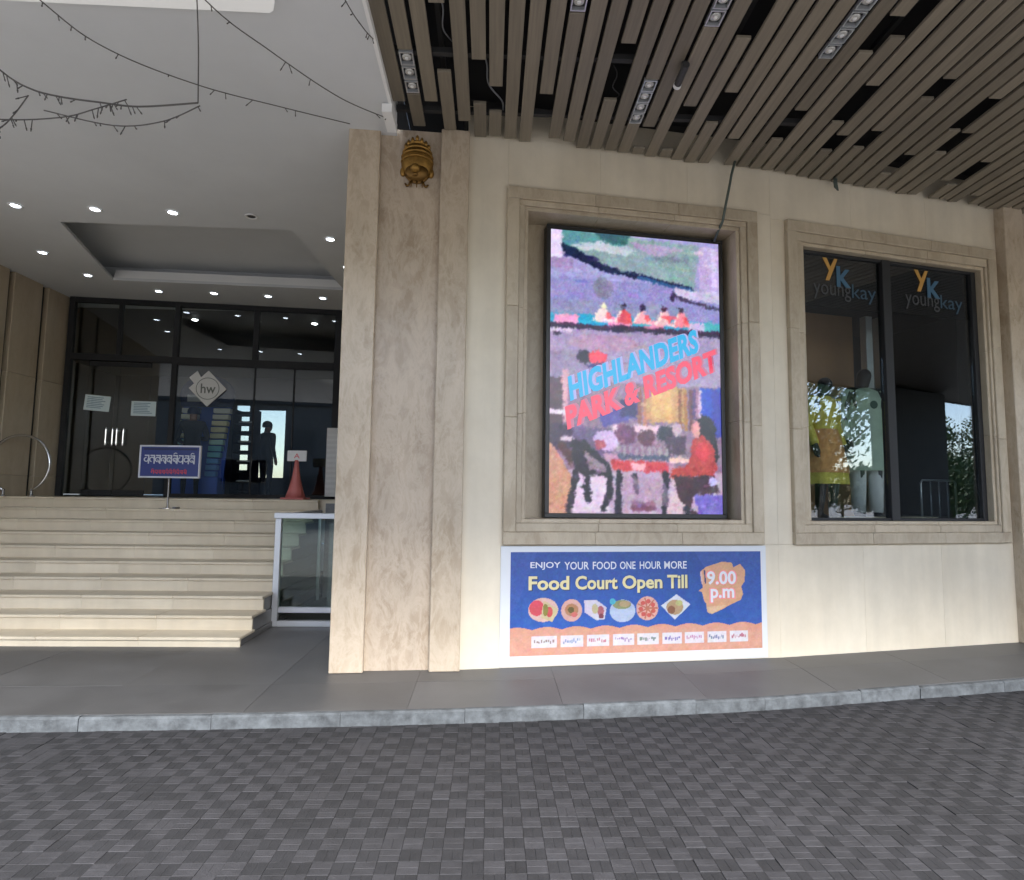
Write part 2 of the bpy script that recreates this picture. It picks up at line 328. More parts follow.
class Paint:
    """small raster painter in unit coordinates (x right, y down), aspect aware noise"""
    def __init__(s, w_, h_, col): s.w = w_; s.h = h_; s.a = np.zeros((h_, w_, 3)); s.a[:] = col; s.X, s.Y = np.meshgrid((np.arange(w_)+.5)/w_, (np.arange(h_)+.5)/h_)
    def put(s, m, col, al=1.0): m = (m*al)[..., None]; s.a = s.a*(1-m) + np.array(col, float)*m; return s
    def rect(s, x0, y0, x1, y1, col, al=1): return s.put(((s.X >= x0)&(s.X <= x1)&(s.Y >= y0)&(s.Y <= y1)).astype(float), col, al)
    def ell(s, x, y, rx, ry, col, al=1, soft=0):
        d = np.sqrt(((s.X-x)/rx)**2 + ((s.Y-y)/ry)**2)
        return s.put((d <= 1).astype(float) if not soft else np.clip((1+soft-d)/(2*soft), 0, 1), col, al)
    def poly(s, pts, col, al=1):
        ins = np.zeros(s.X.shape, bool); n = len(pts)
        for i in range(n):
            x0, y0 = pts[i]; x1, y1 = pts[(i+1) % n]
            if y0 == y1: continue
            c = ((y0 > s.Y) != (y1 > s.Y)) & (s.X < (x1-x0)*(s.Y-y0)/(y1-y0)+x0); ins ^= c
        return s.put(ins.astype(float), col, al)
    def line(s, pts, wd, col, al=1):
        asp = s.h/s.w
        for (x0, y0), (x1, y1) in zip(pts[:-1], pts[1:]):
            dx, dy = x1-x0, (y1-y0)*asp; L2 = dx*dx+dy*dy+1e-12
            t = np.clip(((s.X-x0)*dx + (s.Y-y0)*asp*dy)/L2, 0, 1)
            d = np.hypot(s.X-x0-t*dx, (s.Y-y0)*asp-t*dy); s.put((d < wd/2).astype(float), col, al)
        return s
    def noise(s, amp, cell):
        for c in (cell, max(1, cell//3)):
            g = np.random.randn(s.h//c+2, s.w//c+2, 3)*amp*.6 + np.random.randn(s.h//c+2, s.w//c+2, 1)*amp*.7
            yi = np.arange(s.h)/c; xi = np.arange(s.w)/c; y0 = yi.astype(int); x0 = xi.astype(int); fy = (yi-y0)[:, None, None]; fx = (xi-x0)[None, :, None]
            s.a += (g[y0][:, x0]*(1-fx)+g[y0][:, x0+1]*fx)*(1-fy) + (g[y0+1][:, x0]*(1-fx)+g[y0+1][:, x0+1]*fx)*fy
        return s
    def blur(s, n=1):
        for _ in range(n):
            p = np.pad(s.a, ((1,1),(1,1),(0,0)), 'edge')
            s.a = (p[:-2,1:-1]+p[2:,1:-1]+p[1:-1,:-2]+p[1:-1,2:]+2*p[1:-1,1:-1])/6
        return s
def text_mesh(body, bold=0, space=1.0):
    c = bpy.data.curves.new('t', 'FONT'); c.body = body; c.size = 1; c.offset = bold; c.space_character = space; c.resolution_u = 3
    o = bpy.data.objects.new('t', c); COL.objects.link(o)
    dg = bpy.context.evaluated_depsgraph_get(); me = bpy.data.meshes.new_from_object(o.evaluated_get(dg))
    bpy.data.objects.remove(o); bpy.data.curves.remove(c); return me
def lettering(body, mat, parent, x0, x1, z0, z1, y, bold=0, ex=None, ez=None, org=None, name='lettering', label=None, space=1.0):
    """text fitted to a box on the plane y, or spanned by vectors ex, ez (in x,z) from org"""
    me = text_mesh(body, bold, space); n = len(me.vertices); co = np.empty(n*3); me.vertices.foreach_get('co', co); co = co.reshape(-1, 3)
    a = co[:, :2].min(0); b = co[:, :2].max(0); uv = (co[:, :2]-a)/(b-a)
    if org is None:
        X = x0 + uv[:, 0]*(x1-x0); ZZ = z0 + uv[:, 1]*(z1-z0)
    else:
        X = org[0] + uv[:, 0]*ex[0] + uv[:, 1]*ez[0]; ZZ = org[1] + uv[:, 0]*ex[1] + uv[:, 1]*ez[1]
    out = np.stack([X, np.full(n, y), ZZ], -1); me.vertices.foreach_set('co', out.ravel()); me.update(); me.materials.clear()
    o = link(me, name, mat, parent)
    if label: o['label'] = label
    return o

# ================================================================ the setting
SW = .12                                   # pavement level
B1 = ((0, 5.926), R(8.5)); B2 = ((2.99, 6.373), R(13)); BC = ((-1.41, 5.74), R(4))
CE = 5.27                                  # underside of the slats
PC = 5.23                                  # porch ceiling
def wp(B, u, v=0):                          # bay coordinates to world; v is towards the street
    c, s = math.cos(B[1]), math.sin(B[1]); return (B[0][0]+u*c+v*s, B[0][1]+u*s-v*c)
def wall_y(x):                              # the street face of the curved front at x
    if x < -.25: return 5.75 + (x+1.41)*math.tan(R(4))
    if x < 2.99: return 5.926 + x*math.tan(R(8.5))
    return 6.373 + (x-2.99)*math.tan(R(13))
# -- ground and paving
g = MB().box(-400, 400, -400, 400, -.5, -.03); tag(g.build('ground', M['asphalt']), kind='structure')
KX = [-14, -6, -3.45, -1.68, .2, 2.24, 4.98, 8, 13, 24]; KY = [4.5, 4.64, 4.70, 4.765, 4.90, 5.15, 5.72, 6.43, 7.6, 10.2]
# smooth kerb line
KXs = np.linspace(-14, 24, 400); KYs = np.interp(KXs, KX, KY)
for _ in range(12): KYs[1:-1] = (KYs[:-2]+2*KYs[1:-1]+KYs[2:])/4
def kerb_y(x): return float(np.interp(x, KXs, KYs))
pav = tag(MB().box(-5.6, 8.2, 2.2, 6.6, -.03, -.012).build('paving', M['joint']), kind='structure')
C = .1
def paver_mesh(var, along):
    r = random.Random(var*2+along); b = MB(); h = C/2-.0008; g2 = .0004
    for s_ in (-1, 1):
        dz = r.uniform(-.0004, .0004)
        if along: b.box(*(sorted((s_*g2, s_*h))), -h, h, -.04, dz, .0009)
        else: b.box(-h, h, *(sorted((s_*g2, s_*h))), -.04, dz, .0009)
    return b
pm = {}
for var in range(4):
    for al in (0, 1):
        for mt in 'ab':
            me = paver_mesh(var, al).mesh('paver'); me.materials.append(M['paver_'+mt]); pm[var, al, mt] = me
cells = []
for i in range(-54, 80):
    for j in range(23, 66):
        x, y = (i+.5)*C, (j+.5)*C
        if y > kerb_y(x)+.06: continue
        cells.append((i, j, x, y))
vis = sorted([c for c in cells if c[3] > 2.72 and abs(c[2]-c[3]*.035) < c[3]*.86], key=lambda c: c[3])
first = set((c[0], c[1]) for c in vis[:300])
rest = {'a': MB(), 'b': MB()}
RG = random.Random(3)
# worn, settled spots of the paving shift the tone of single blocks
def tone(i, j):
    a = (i+j) % 2
    if RG.random() < .05: a = 1-a
    return 'ab'[a]
for (i, j, x, y) in cells:
    mt = tone(i, j); al = (i+j) % 2; var = RG.randrange(4)
    dz = RG.gauss(0, .0012); tx, ty = RG.gauss(0, .006), RG.gauss(0, .006)
    if (i, j) in first:
        o = link(pm[var, al, mt], 'paver', None, pav); o.location = (x, y, dz); o.rotation_euler = (tx, ty, RG.gauss(0, .01))
    else:
        src = paver_mesh(var, al); b = rest[mt]
        vs = [(x+a_, y+b_, c_+dz+a_*ty*-1+b_*tx) for a_, b_, c_ in src.v]; b.add(vs, src.f)
for mt, b in rest.items():
    me = bpy.data.meshes.new('paver_field'); me.from_pydata(b.v, [], b.f); me.update()
    tag(link(me, 'paver_field', M['paver_'+mt], pav), kind='stuff')
# -- kerb stones
kerb = thing('kerb', None, None); tag(kerb, kind='structure')
ks = [-13.0]; 
while ks[-1] < 22: ks.append(ks[-1] + (.92 if RG.random() < .8 else .6))
for a, b in zip(ks[:-1], ks[1:]):
    n = 5; bot = []; m = MB(); xs = [a+.0015+(b-a-.003)*k/n for k in range(n+1)]
    dz = RG.gauss(0, .003); dy = RG.gauss(0, .003); ring = []
    for x in xs:
        y = kerb_y(x)+dy
        ring.append([(x, y, -.1), (x, y, SW-.036+dz), (x, y+.014, SW-.022+dz), (x, y+.05, SW-.021+dz), (x, y+.05, -.1)])
    vs = [v for r_ in ring for v in r_]; fs = []
    for k in range(n):
        for q in range(5): fs.append((k*5+q, k*5+(q+1) % 5, (k+1)*5+(q+1) % 5, (k+1)*5+q))
    fs += [(0,1,2,3,4), tuple(n*5+q for q in (4,3,2,1,0))]
    m.add(vs, fs); m.build('kerb_stone', M['kerb'], kerb)
# -- pavement: stone slabs between kerb and wall
sw = MB(); N = 120; xs = np.linspace(-13, 22, N)
vs = [(x, kerb_y(x)+.045, SW-.04) for x in xs] + [(x, 13.5, SW-.04) for x in xs]
sw.add(vs, [(k, k+1, N+k+1, N+k) for k in range(N-1)])
swo = tag(sw.build('sidewalk', M['joint']), kind='structure')
sx = -12.6
while sx < 14:
    w_ = 1.2; m = MB(); n = 4; a, b = sx+.0012, sx+w_-.0012
    xs4 = [a+(b-a)*k/n for k in range(n+1)]
    for (q0, q1) in ((0, 1), (1, 2)):
        def yy(x, q):
            y0 = kerb_y(x)+.054; return (y0, y0+.62, max(wall_y(x)+.12, y0+.9) if x > -1.3 else 9.9)[q]
        m = MB(); vs = []; dz = RG.gauss(0, .001)
        for x in xs4:
            vs += [(x, yy(x, q0)+.0012, SW+dz-(.022 if q0 == 0 else 0)), (x, yy(x, q1)-.0012, SW+dz), (x, yy(x, q1)-.0012, SW-.05), (x, yy(x, q0)+.0012, SW-.05)]
        fs = []
        for k in range(n):
            for q in range(4): fs.append((k*4+q, k*4+(q+1) % 4, (k+1)*4+(q+1) % 4, (k+1)*4+q))
        fs += [(0,1,2,3), (n*4+3, n*4+2, n*4+1, n*4)]
        m.add(vs, fs); m.build('slab', M['sidewalk'], swo)
    sx += w_

# ================================================================ the front wall (two straight bays of a curved front)
wall = thing('front_wall', 'cream stone clad wall carrying the screen and the shop window', 'wall', (0, 0, 0))
def bay_parent(B, name='wall_bay'):
    return B
def put(mb, name, mat, parent, B, smooth=False):
    o = mb.build(name, mat, parent, smooth); o.location = (B[0][0], B[0][1], 0); o.rotation_euler.z = B[1]; return o
G_ = .0006
def panel_row(B, u0, u1, z0, z1, n, par=wall, mat='wall'):
    for k in range(n):
        a = u0+(u1-u0)*k/n; b = u0+(u1-u0)*(k+1)/n
        put(MB().box(a+G_, b-G_, RG.uniform(0, .0005), .03, z0+G_, z1-G_, .0006), 'wall_panel', M[mat], par, B)
L1 = 3.023
# backing masonry round the openings
for (B, U0_, U1_, O) in ((B1, -.28, L1, (.33, 2.62, 1.49, 4.58)), (B2, 0, 14, (.40, 2.94, 1.49, 4.50))):
    m = MB(); a, b, z0, z1 = O
    m.box(U0_, a, .031, .35, 0, 5.9); m.box(b, U1_, .031, .35, 0, 5.9); m.box(a, b, .031, .35, 0, z0); m.box(a, b, .031, .35, z1, 5.9)
    put(m, 'backing', M['dark'], wall, B)
panel_row(B1, .14, L1, SW, 1.26, 2)
panel_row(B1, -.27, .14, SW, 5.6, 1); panel_row(B1, 2.83, L1, 1.26, 4.79, 1)
panel_row(B1, .14, L1, 4.79, 5.6, 3)
panel_row(B2, 0, 3.2, SW, 1.255, 3)
panel_row(B2, 0, .18, 1.255, 4.75, 1); panel_row(B2, 3.12, 3.2, 1.255, 4.75, 1)
panel_row(B2, 0, 3.2, 4.75, 5.6, 3)
for k in range(5): panel_row(B2, 4.4+k*1.9, 6.3+k*1.9, SW, 2.8, 1); panel_row(B2, 4.4+k*1.9, 6.3+k*1.9, 2.8, 5.6, 1)

# -- pillars
def pillar(B, label, u0=0, strips=((0, .30, 0), (.35, .866, .07), (.886, 1.165, 0)), z1=5.30):
    t = thing('stone_pillar', label, 'pillar', (B[0][0], B[0][1], SW), B[1])
    a = strips[0][0]; b = strips[-1][1]
    MB().box(a+.01, b-.01, .10, .62, 0, z1-SW).build('core', M['columnp'], t)
    for i, (s0, s1, y) in enumerate(strips):
        zs = [0, z1-SW]
        for q in range(1):
            if y > 0: MB().box(s0-.06, s1+.03, y, .12, zs[q]+.001, zs[q+1]-.001, .002).build('centre_panel', M['columnp'], t)
            else: MB().box(s0, s1, y, .16, zs[q]+.001, zs[q+1]-.001, .007).build('pilaster', M['column'], t)
    return t
pillar(BC, 'tall beige marble pillar between the staircase and the big screen')
MB().box(0, .012, .14, 1.0, 0, 5.2)
PB2 = (wp(B2, 3.2, .12), R(13))
pillar(PB2, 'beige marble pillar at the right edge beyond the shop window', strips=((0, .30, 0), (.35, .85, .07), (.87, 1.17, 0)))

# -- stone surrounds
def surround(B, label, u0, u1, z0, z1, iu0, iu1, iz0, iz1, depth):
    t = thing('window_surround', label, 'window frame', (B[0][0], B[0][1], 0), B[1])
    def fr(a0, a1, c0, c1, b0, b1, d0, d1, y0, y1, name, mat, cham):
        zs = np.linspace(d0, d1, 4)
        # jambs full height, head and sill between them
        for s0, s1 in ((a0, b0), (b1, a1)):
            for q in range(3): MB().box(s0, s1, y0, y1, zs[q]+.0003, zs[q+1]-.0003, cham).build(name, M[mat], t)
        for s0, s1 in ((d1, c1), (c0, d0)):
            xs = np.linspace(a0, a1, 4)
            for q in range(3): MB().box(xs[q]+.0003, xs[q+1]-.0003, y0, y1, s0, s1, cham).build(name, M[mat], t)
    w1 = .09
    fr(u0, u1, z0, z1, u0+w1*1.35, u1-w1*1.35, z0+w1*1.35, z1-w1*1.35, -.055, .03, 'outer_moulding', 'surround', .006)
    m0 = w1*1.35
    fr(u0+m0, u1-m0, z0+m0, z1-m0, iu0-.04, iu1+.04, iz0-.04, iz1+.04, -.035, .03, 'inner_moulding', 'surround', .006)
    fr(iu0-.04, iu1+.04, iz0-.04, iz1+.04, iu0, iu1, iz0, iz1, -.012, depth, 'reveal', 'surround', .005)
    return t
s1 = surround(B1, 'stone surround framing the lit screen niche', .127, 2.84, 1.26, 4.79, .345, 2.605, 1.505, 4.57, .30)
back = MB().box(.34, 2.61, .30, .34, 1.49, 4.58).build('niche_back', M['surround'], s1)
surround(B2, 'stone surround framing the dark shop window', .175, 3.125, 1.255, 4.75, .41, 2.93, 1.50, 4.49, .14)

# ================================================================ porch: stairs, landing, walls, ceiling
ST0, TR, RZ, R1 = 6.70, .35, .155, .10
LZ = SW+R1+9*RZ
stair = thing('staircase', 'wide cream stone staircase leading up to the glass entrance', 'stairs', (-5.1, ST0, SW))
for k in range(10):
    z1 = SW+R1+RZ*k; z0 = SW if k == 0 else z1-RZ
    y0 = ST0+TR*k; y1 = y0+TR+.06 if k < 9 else 12.0
    xl, xr = -7.72, -2.565-.012*k
    # tread with a projecting rounded nosing, riser set back beneath it
    segs = 5
    for q in range(segs):
        off = .55*(k % 2)/1.0
        a = xl+(xr-xl)*q/segs; b = xl+(xr-xl)*(q+1)/segs
        m = MB(); m.box(a+.001, b-.001, y0-.022, y1, z1-.034, z1, .007)
        o = m.build('tread', M['step'], stair, loc=None); o.location = -Vector(stair.location)
        m = MB(); m.box(a+.001, b-.001, y0, y0+.03, z0-.01 if k else z0, z1-.0345)
        o = m.build('riser', M['step'], stair); o.location = -Vector(stair.location)
m = MB()
for k in range(10):
    y0 = ST0+TR*k; m.box(-7.7, -2.585-.012*k, y0+.031, 9.9, SW+.002 if k == 0 else SW+R1+RZ*(k-1)-.03, SW+R1+RZ*k-.036)
o = m.build('side_face', M['granite'], stair); o.location = -Vector(stair.location)
landing = tag(MB().box(-12, -1.2, 9.95, 12.0, 1.3, LZ-.002).build('landing', M['step']), kind='structure')
o = tag(MB().box(-2.555, -1.3, 9.84, 9.94, SW, LZ-.05).build('landing_front_wall', M['granite']), 'dark granite wall under the landing behind the glass railing', 'wall')
# left side wall
side = thing('porch_side_wall', 'tan stone side wall at the left end of the porch', 'wall', (-7.72, 9.6, SW))
def sw_box(x0, x1, y0, y1, z0, z1, name, mat, c=.006):
    o = MB().box(x0, x1, y0, y1, z0, z1, c).build(name, M[mat], side); o.location = -Vector(side.location)
for (a, b) in ((6.0, 7.24), (7.25, 8.59), (8.6, 9.92), (10.03, 10.66), (10.80, 11.34)):
    for (z0, z1) in ((SW, 1.95), (1.952, 3.6), (3.602, PC)): sw_box(-8.0, -7.72, a, b, z0, z1, 'stone_panel', 'sidestone')
sw_box(-8.2, -7.80, 6.05, 11.5, SW, PC, 'backing', 'black', 0)
# right side of the porch (behind the pillar)
tag(MB().box(-1.36, -1.2, 6.3, 12.2, 0, PC).build('porch_inner_wall', M['sidestone']), 'stone return wall behind the marble pillar', 'wall')

# ceiling with a stepped tray
TQ = [(-5.70, 8.07), (-2.70, 8.12), (-2.57, 10.55), (-6.35, 10.32)]
ceil = thing('porch_ceiling', None, None); tag(ceil, kind='structure')
ox0, ox1, oy0, oy1 = -16, -.965, -1.0, 11.96
O4 = [(ox0, oy0), (ox1, oy0), (ox1, oy1), (ox0, oy1)]
m = MB()
vs = [(x, y, PC) for x, y in O4] + [(x, y, PC) for x, y in TQ] + [(x, y, PC+.045) for x, y in O4] + [(x, y, PC+.045) for x, y in TQ]
fs = []
for k in range(4):
    n_ = (k+1) % 4
    fs += [(k, n_, 4+n_, 4+k), (8+k, 12+k, 12+n_, 8+n_), (k, 8+k, 8+n_, n_), (4+k, 4+n_, 12+n_, 12+k)]
m.add(vs, fs); m.build('soffit', M['plaster'], ceil)
def offs(poly, d):                      # widen a quad outwards
    cx = sum(p[0] for p in poly)/4; cy = sum(p[1] for p in poly)/4
    return [(x+(d if x > cx else -d), y+(d if y > cy else -d)) for x, y in poly]
m = MB()
def ring(mb, pa, pb, z0, z1):
    n = len(pa); vs = [(x, y, z0) for x, y in pa]+[(x, y, z0) for x, y in pb]+[(x, y, z1) for x, y in pa]+[(x, y, z1) for x, y in pb]
    fs = []
    for k in range(4):
        q = (k+1) % 4
        fs += [(k, q, 4+q, 4+k), (8+k, 12+k, 12+q, 8+q), (k, 8+k, 8+q, q), (4+k, 4+q, 12+q, 12+k)]
    mb.add(vs, fs)
for k in range(3):                      # stepped mouldings along the back and right edges; the left side is an open cove
    d0 = .02+.022*k; z0_, z1_ = PC+.047+.05*k, PC+.0465+.05*(k+1)
    a_, b_, c_ = TQ[1], TQ[2], TQ[3]
    MB().prism([(c_[0], c_[1]+d0), (b_[0], b_[1]+d0), (b_[0]+.25, b_[1]+.25), (c_[0], c_[1]+.25)], z0_, z1_).build('cornice', M['plaster2'], ceil)
    MB().prism([(a_[0]+d0, a_[1]), (a_[0]+.25, a_[1]), (b_[0]+.25, b_[1]-.002+d0), (b_[0]+d0, b_[1]-.002+d0)], z0_, z1_-.001).build('cornice', M['plaster2'], ceil)
ring(m, offs(TQ, .52), offs(TQ, .48), PC+.046, PC+.44); m.build('cove_side', M['plaster'], ceil)
MB().prism(offs(TQ, .50), PC+.40, PC+.43).build('tray_panel', M['plaster'], ceil)
MB().box(-16, ox1, -1.0, 13, PC+.6, PC+.65).build('roof_slab', M['dark'], ceil)
MB().box(-16, ox1, -1.08, -1.0, PC, PC+.65).build('fascia', M['plaster2'], ceil)
# white edge trim where porch ceiling meets the slatted canopy
MB().box(-.963, -.935, -1.0, 5.62, PC-.02, PC+.2).build('edge_trim', M['plaster2'], ceil)
MB().box(-1.02, -.93, 5.3, 5.62, PC-.10, PC-.021).build('corner_block', M['plaster2'], ceil)
# rounded lit light panel in the outer part of the porch ceiling
lp = thing('ceiling_light_panel', 'long white light panel with rounded end set in the porch ceiling', 'ceiling light', (-3.2, 3.95, PC))
pts = []
for k in range(9):
    a = -math.pi/2+math.pi*k/8; pts.append((-1.66+.10*math.cos(a), 3.95+.33*math.sin(a)))
pts += [(-3.62, 4.26), (-3.72, 4.2), (-3.72, 3.7), (-3.62, 3.62)]
o = MB().prism([(x+3.2, y-3.95) for x, y in pts], -.03, -.001).build('diffuser', M['panel_lit'], lp)

# ================================================================ slatted canopy
can = thing('slatted_canopy', 'canopy of grey brown timber slats with missing pieces above the wall', 'canopy', (0, 0, CE))
P, X0 = .147, -.955; SWD = .115; TH = .028
CY0 = -1.0
holes = {3: [(4.21, 4.94)], 5: [(4.78, 5.35)], 6: [(5.11, 5.47)], 0: [(5.36, 9)], 2: [(5.34, 9)], 9: [(5.18, 9)], 13: [(4.54, 5.23)], 16: [(5.62, 5.98)],
 18: [(5.28, 6.0)], 19: [(3.7, 4.43)], 20: [(5.07, 5.52)], 22: [(5.77, 9)], 25: [(5.29, 5.76)], 28: [(4.92, 5.45)], 29: [(5.64, 5.92)], 27: [(3.6, 4.37)],
 26: [(4.16, 4.54)], 32: [(4.80, 5.06)], 36: [(5.03, 5.51)], 37: [(5.54, 5.89)], 31: [(5.56, 5.85)], 35: [(5.95, 6.32)], 41: [(6.03, 6.51)], 40: [(6.42, 6.9)],
 44: [(6.74, 7.01)], 47: [(5.6, 6.1)], 33: [(3.4, 4.1)], 39: [(4.5, 4.9)], 7: [(3.3, 3.8)], 12: [(3.0, 3.6)], 23: [(3.1, 3.5)],
 1: [(4.70, 5.25)], 10: [(3.70, 4.25)], 15: [(4.94, 5.58)], 17: [(3.82, 4.34)], 24: [(3.6, 4.63)]}
def slat(i):
    x = X0+(i+.5)*P; ye = wall_y(x)-.02-RG.random()*.05
    if i == 4: ye -= .16
    if i in (10, 11): ye -= .10
    cuts = sorted(holes.get(i, [])); segs = []; a = CY0
    for (h0, h1) in cuts:
        segs.append((a, h0)); a = h1
    if a < ye: segs.append((a, ye))
    out = []
    for (a, b) in segs:
        if b-a > 3.2:
            j = RG.uniform(1.2, 3.2)+a*.2; out += [(a, a+j), (a+j+.004, b)]
        else: out.append((a, b))
    return x, out
for i in range(0, 56):
    x, segs = slat(i)
    for (a, b) in segs:
        if b-a < .03: continue
        yc = (a+b)/2
        o = MB().box(-SWD/2, SWD/2, -(b-a)/2, (b-a)/2, 0, TH, .003).build('slat', M['slat'], can)
        o.location = (x+RG.gauss(0, .0015), yc, RG.gauss(0, .002)); o.rotation_euler = (RG.gauss(0, .0006), 0, RG.gauss(0, .0012))
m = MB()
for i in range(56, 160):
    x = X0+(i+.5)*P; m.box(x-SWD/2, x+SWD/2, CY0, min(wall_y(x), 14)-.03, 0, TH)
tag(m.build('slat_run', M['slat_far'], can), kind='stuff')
MB().box(-.93, 23.0, CY0, 14, .42, .47).build('roof_deck', M['plenum'], can)
MB().box(-.93, 23.0, CY0-.04, CY0, -.05, .47).build('edge_board', M['batten'], can)
for y in (0, 1.2, 2.4, 3.6, 4.75, 5.52):
    MB().box(-.93, 23 if y < 5 else 3, y, y+.05, TH+.003, TH+.05).build('batten', M['batten'], can)
for k in range(9):
    x = X0+P*(3.2+4.1*k); MB().box(x, x+.04, -1, 5.3, .2, .24).build('hanger', M['batten'], can)
# loose cables seen through the openings
for (a, b, r_) in (((-.45, 4.15, .06), (-.33, 4.95, .16), .006), ((-.15, 4.75, .10), (.08, 5.52, .06), .008), ((1.0, 4.95, .12), (1.1, 5.3, .07), .005)):
    a, b = Vector(a), Vector(b); pts = [a.lerp(b, t/18)+Vector((.025*math.sin(t*.55), 0, -.05*math.sin(math.pi*t/18))) for t in range(19)]
    MB().tube(pts, r_, 6).build('loose_cable', M['housing'] if r_ < .0055 else M['cable2'], can, True)
# piers that carry the outer edge of the canopy
for (x, lab) in ((18.0, 'broad dark pier under the far right canopy edge, seen as a reflection'),):
    t = thing('canopy_pier', lab, 'pillar', (x, -.5, 0))
    MB().box(-1.5, 1.5, -.5, .5, -.03, .5, .02).build('base', M['black'], t); MB().box(-1.4, 1.4, -.4, .4, .5, CE-.06, .02).build('shaft', M['dark'], t)

# ================================================================ entrance glazing
GL = ((-7.64, 11.3), R(5.7))
gz = thing('entrance_glazing', 'dark framed glass entrance front at the top of the stairs', 'glass front', (*GL[0], LZ), GL[1])
H = PC-LZ
def gbar(u0, u1, z0, z1, y0=-.04, y1=.06, name='mullion', c=.004): return MB().box(u0, u1, y0, y1, z0-LZ, z1-LZ, c).build(name, M['black'], gz)
gbar(-.03, .06, LZ, PC, name='jamb'); gbar(4.66, 4.80, LZ, PC, name='jamb'); gbar(1.77, 1.86, LZ, PC)
gbar(.80, .87, 4.19, PC, -.03); gbar(3.17, 3.27, 4.19, PC, -.03)
gbar(.06, 1.77, 4.07, 4.19, -.045, name='transom'); gbar(1.86, 4.66, 4.05, 4.19, -.045, name='transom')
gbar(.06, 1.77, 5.14, PC, -.038, name='head'); gbar(1.86, 4.66, 5.14, PC, -.038, name='head')
gbar(1.86, 4.66, LZ, LZ+.07, -.038, name='sill')
gbar(3.22, 3.25, LZ+.07, 4.05, -.012, .035); gbar(3.93, 3.96, LZ+.07, 4.05, -.012, .035)
for (a, b) in ((.06, .80), (.87, 1.77), (1.86, 3.17), (3.27, 4.66)):
    MB().box(a, b, 0, .012, 4.19-LZ, 5.14-LZ).build('pane', M['gl_entry'], gz)
for (a, b) in ((1.86, 3.22), (3.25, 3.93), (3.96, 4.66)): MB().box(a, b, 0, .012, .07, 4.05-LZ).build('pane', M['gl_entry'], gz)
MB().box(.06, .36, 0, .012, .0, 4.07-LZ).build('pane', M['gl_entry'], gz); MB().box(1.42, 1.77, 0, .012, .0, 4.07-LZ).build('pane', M['gl_entry'], gz)
for (a, b, h1) in ((.365, .885, .80), (.895, 1.415, .98)):
    d = MB().box(a, b, -.004, .010, .02, 4.06-LZ).build('door', M['gl_entry'], gz)
    for zz in ((.02, .12), (2.36, 2.44)):
        MB().box(a, b, -.012, .018, *zz, .003).build('door_rail', M['black'], d)
    for q in (0, .11):
        x = h1-.055+q
        m = MB(); m.tube([(x, -.055, .92), (x, -.06, .95), (x, -.06, 1.2), (x, -.055, 1.23)], .016, 8); m.box(x-.008, x+.008, -.056, -.012, .95, .98); m.box(x-.008, x+.008, -.056, -.012, 1.17, 1.2)
        m.build('handle', M['chrome'], d)
# papers taped to the glass
def paper_notice(u0, u1, z0, z1, lab, tilt):
    t = thing('paper_notice', lab, 'notice', (*wp(GL, (u0+u1)/2, .015), (z0+z1)/2), GL[1], 'paper notices on the entrance glass'); t.rotation_euler[1] = tilt
    w_, h_ = (u1-u0)/2, (z1-z0)/2
    MB().box(-w_, w_, -.004, 0, -h_, h_).build('sheet', M['paper'], t)
    m = MB()
    for k in range(7):
        zz = h_*.72-k*h_*.22; m.box(-w_*.8, w_*(.3+.5*random.random()), -.0052, -.0045, zz-.006, zz+.006)
    m.build('print', plain('faint_print', (.20,.33,.42), .7), t)
paper_notice(.33, .76, 3.15, 3.43, 'pale paper notice taped to the left glass door, nearest the side wall', R(4))
paper_notice(1.12, 1.54, 3.08, 3.35, 'pale paper notice taped to glass beside the thick mullion', R(0))
# diamond logo board hanging inside
dm = thing('diamond_sign', 'white diamond shaped logo sign on the entrance glass', 'sign', (*wp(GL, 2.42, .03), 3.62), GL[1])
MB().slab([(0, .335), (.33, 0), (0, -.335), (-.33, 0)], -.01, .01).build('board', M['white'], dm)
MB().slab([(-.34, .20), (-.20, .33), (-.13, .20), (-.24, .08)], .012, .022).build('corner_tab', M['white'], dm)
gm = plain('grey_ink', (.16,.18,.16), .6)
lettering('hw', gm, dm, -.12, .14, -.09, .09, -.0125, .01)
m = MB(); m.tube([(.2*math.cos(a), -.0125, .2*math.sin(a)) for a in np.linspace(0, 2*math.pi, 25)], .006, 5); m.build('logo_ring', gm, dm)
# -- hall behind
hall = thing('entrance_hall', None, None); tag(hall, kind='structure')
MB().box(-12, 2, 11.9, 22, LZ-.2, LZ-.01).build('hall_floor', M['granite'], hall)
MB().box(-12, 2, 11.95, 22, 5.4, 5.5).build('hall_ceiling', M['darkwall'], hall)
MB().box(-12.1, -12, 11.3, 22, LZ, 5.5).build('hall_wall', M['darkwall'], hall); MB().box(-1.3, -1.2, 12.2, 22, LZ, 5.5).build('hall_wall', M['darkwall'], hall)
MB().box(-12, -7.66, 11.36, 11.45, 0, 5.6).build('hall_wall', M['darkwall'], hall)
MB().box(-2.86, -1.2, 11.82, 11.92, 0, 5.6).build('hall_wall', M['sidestone'], hall)
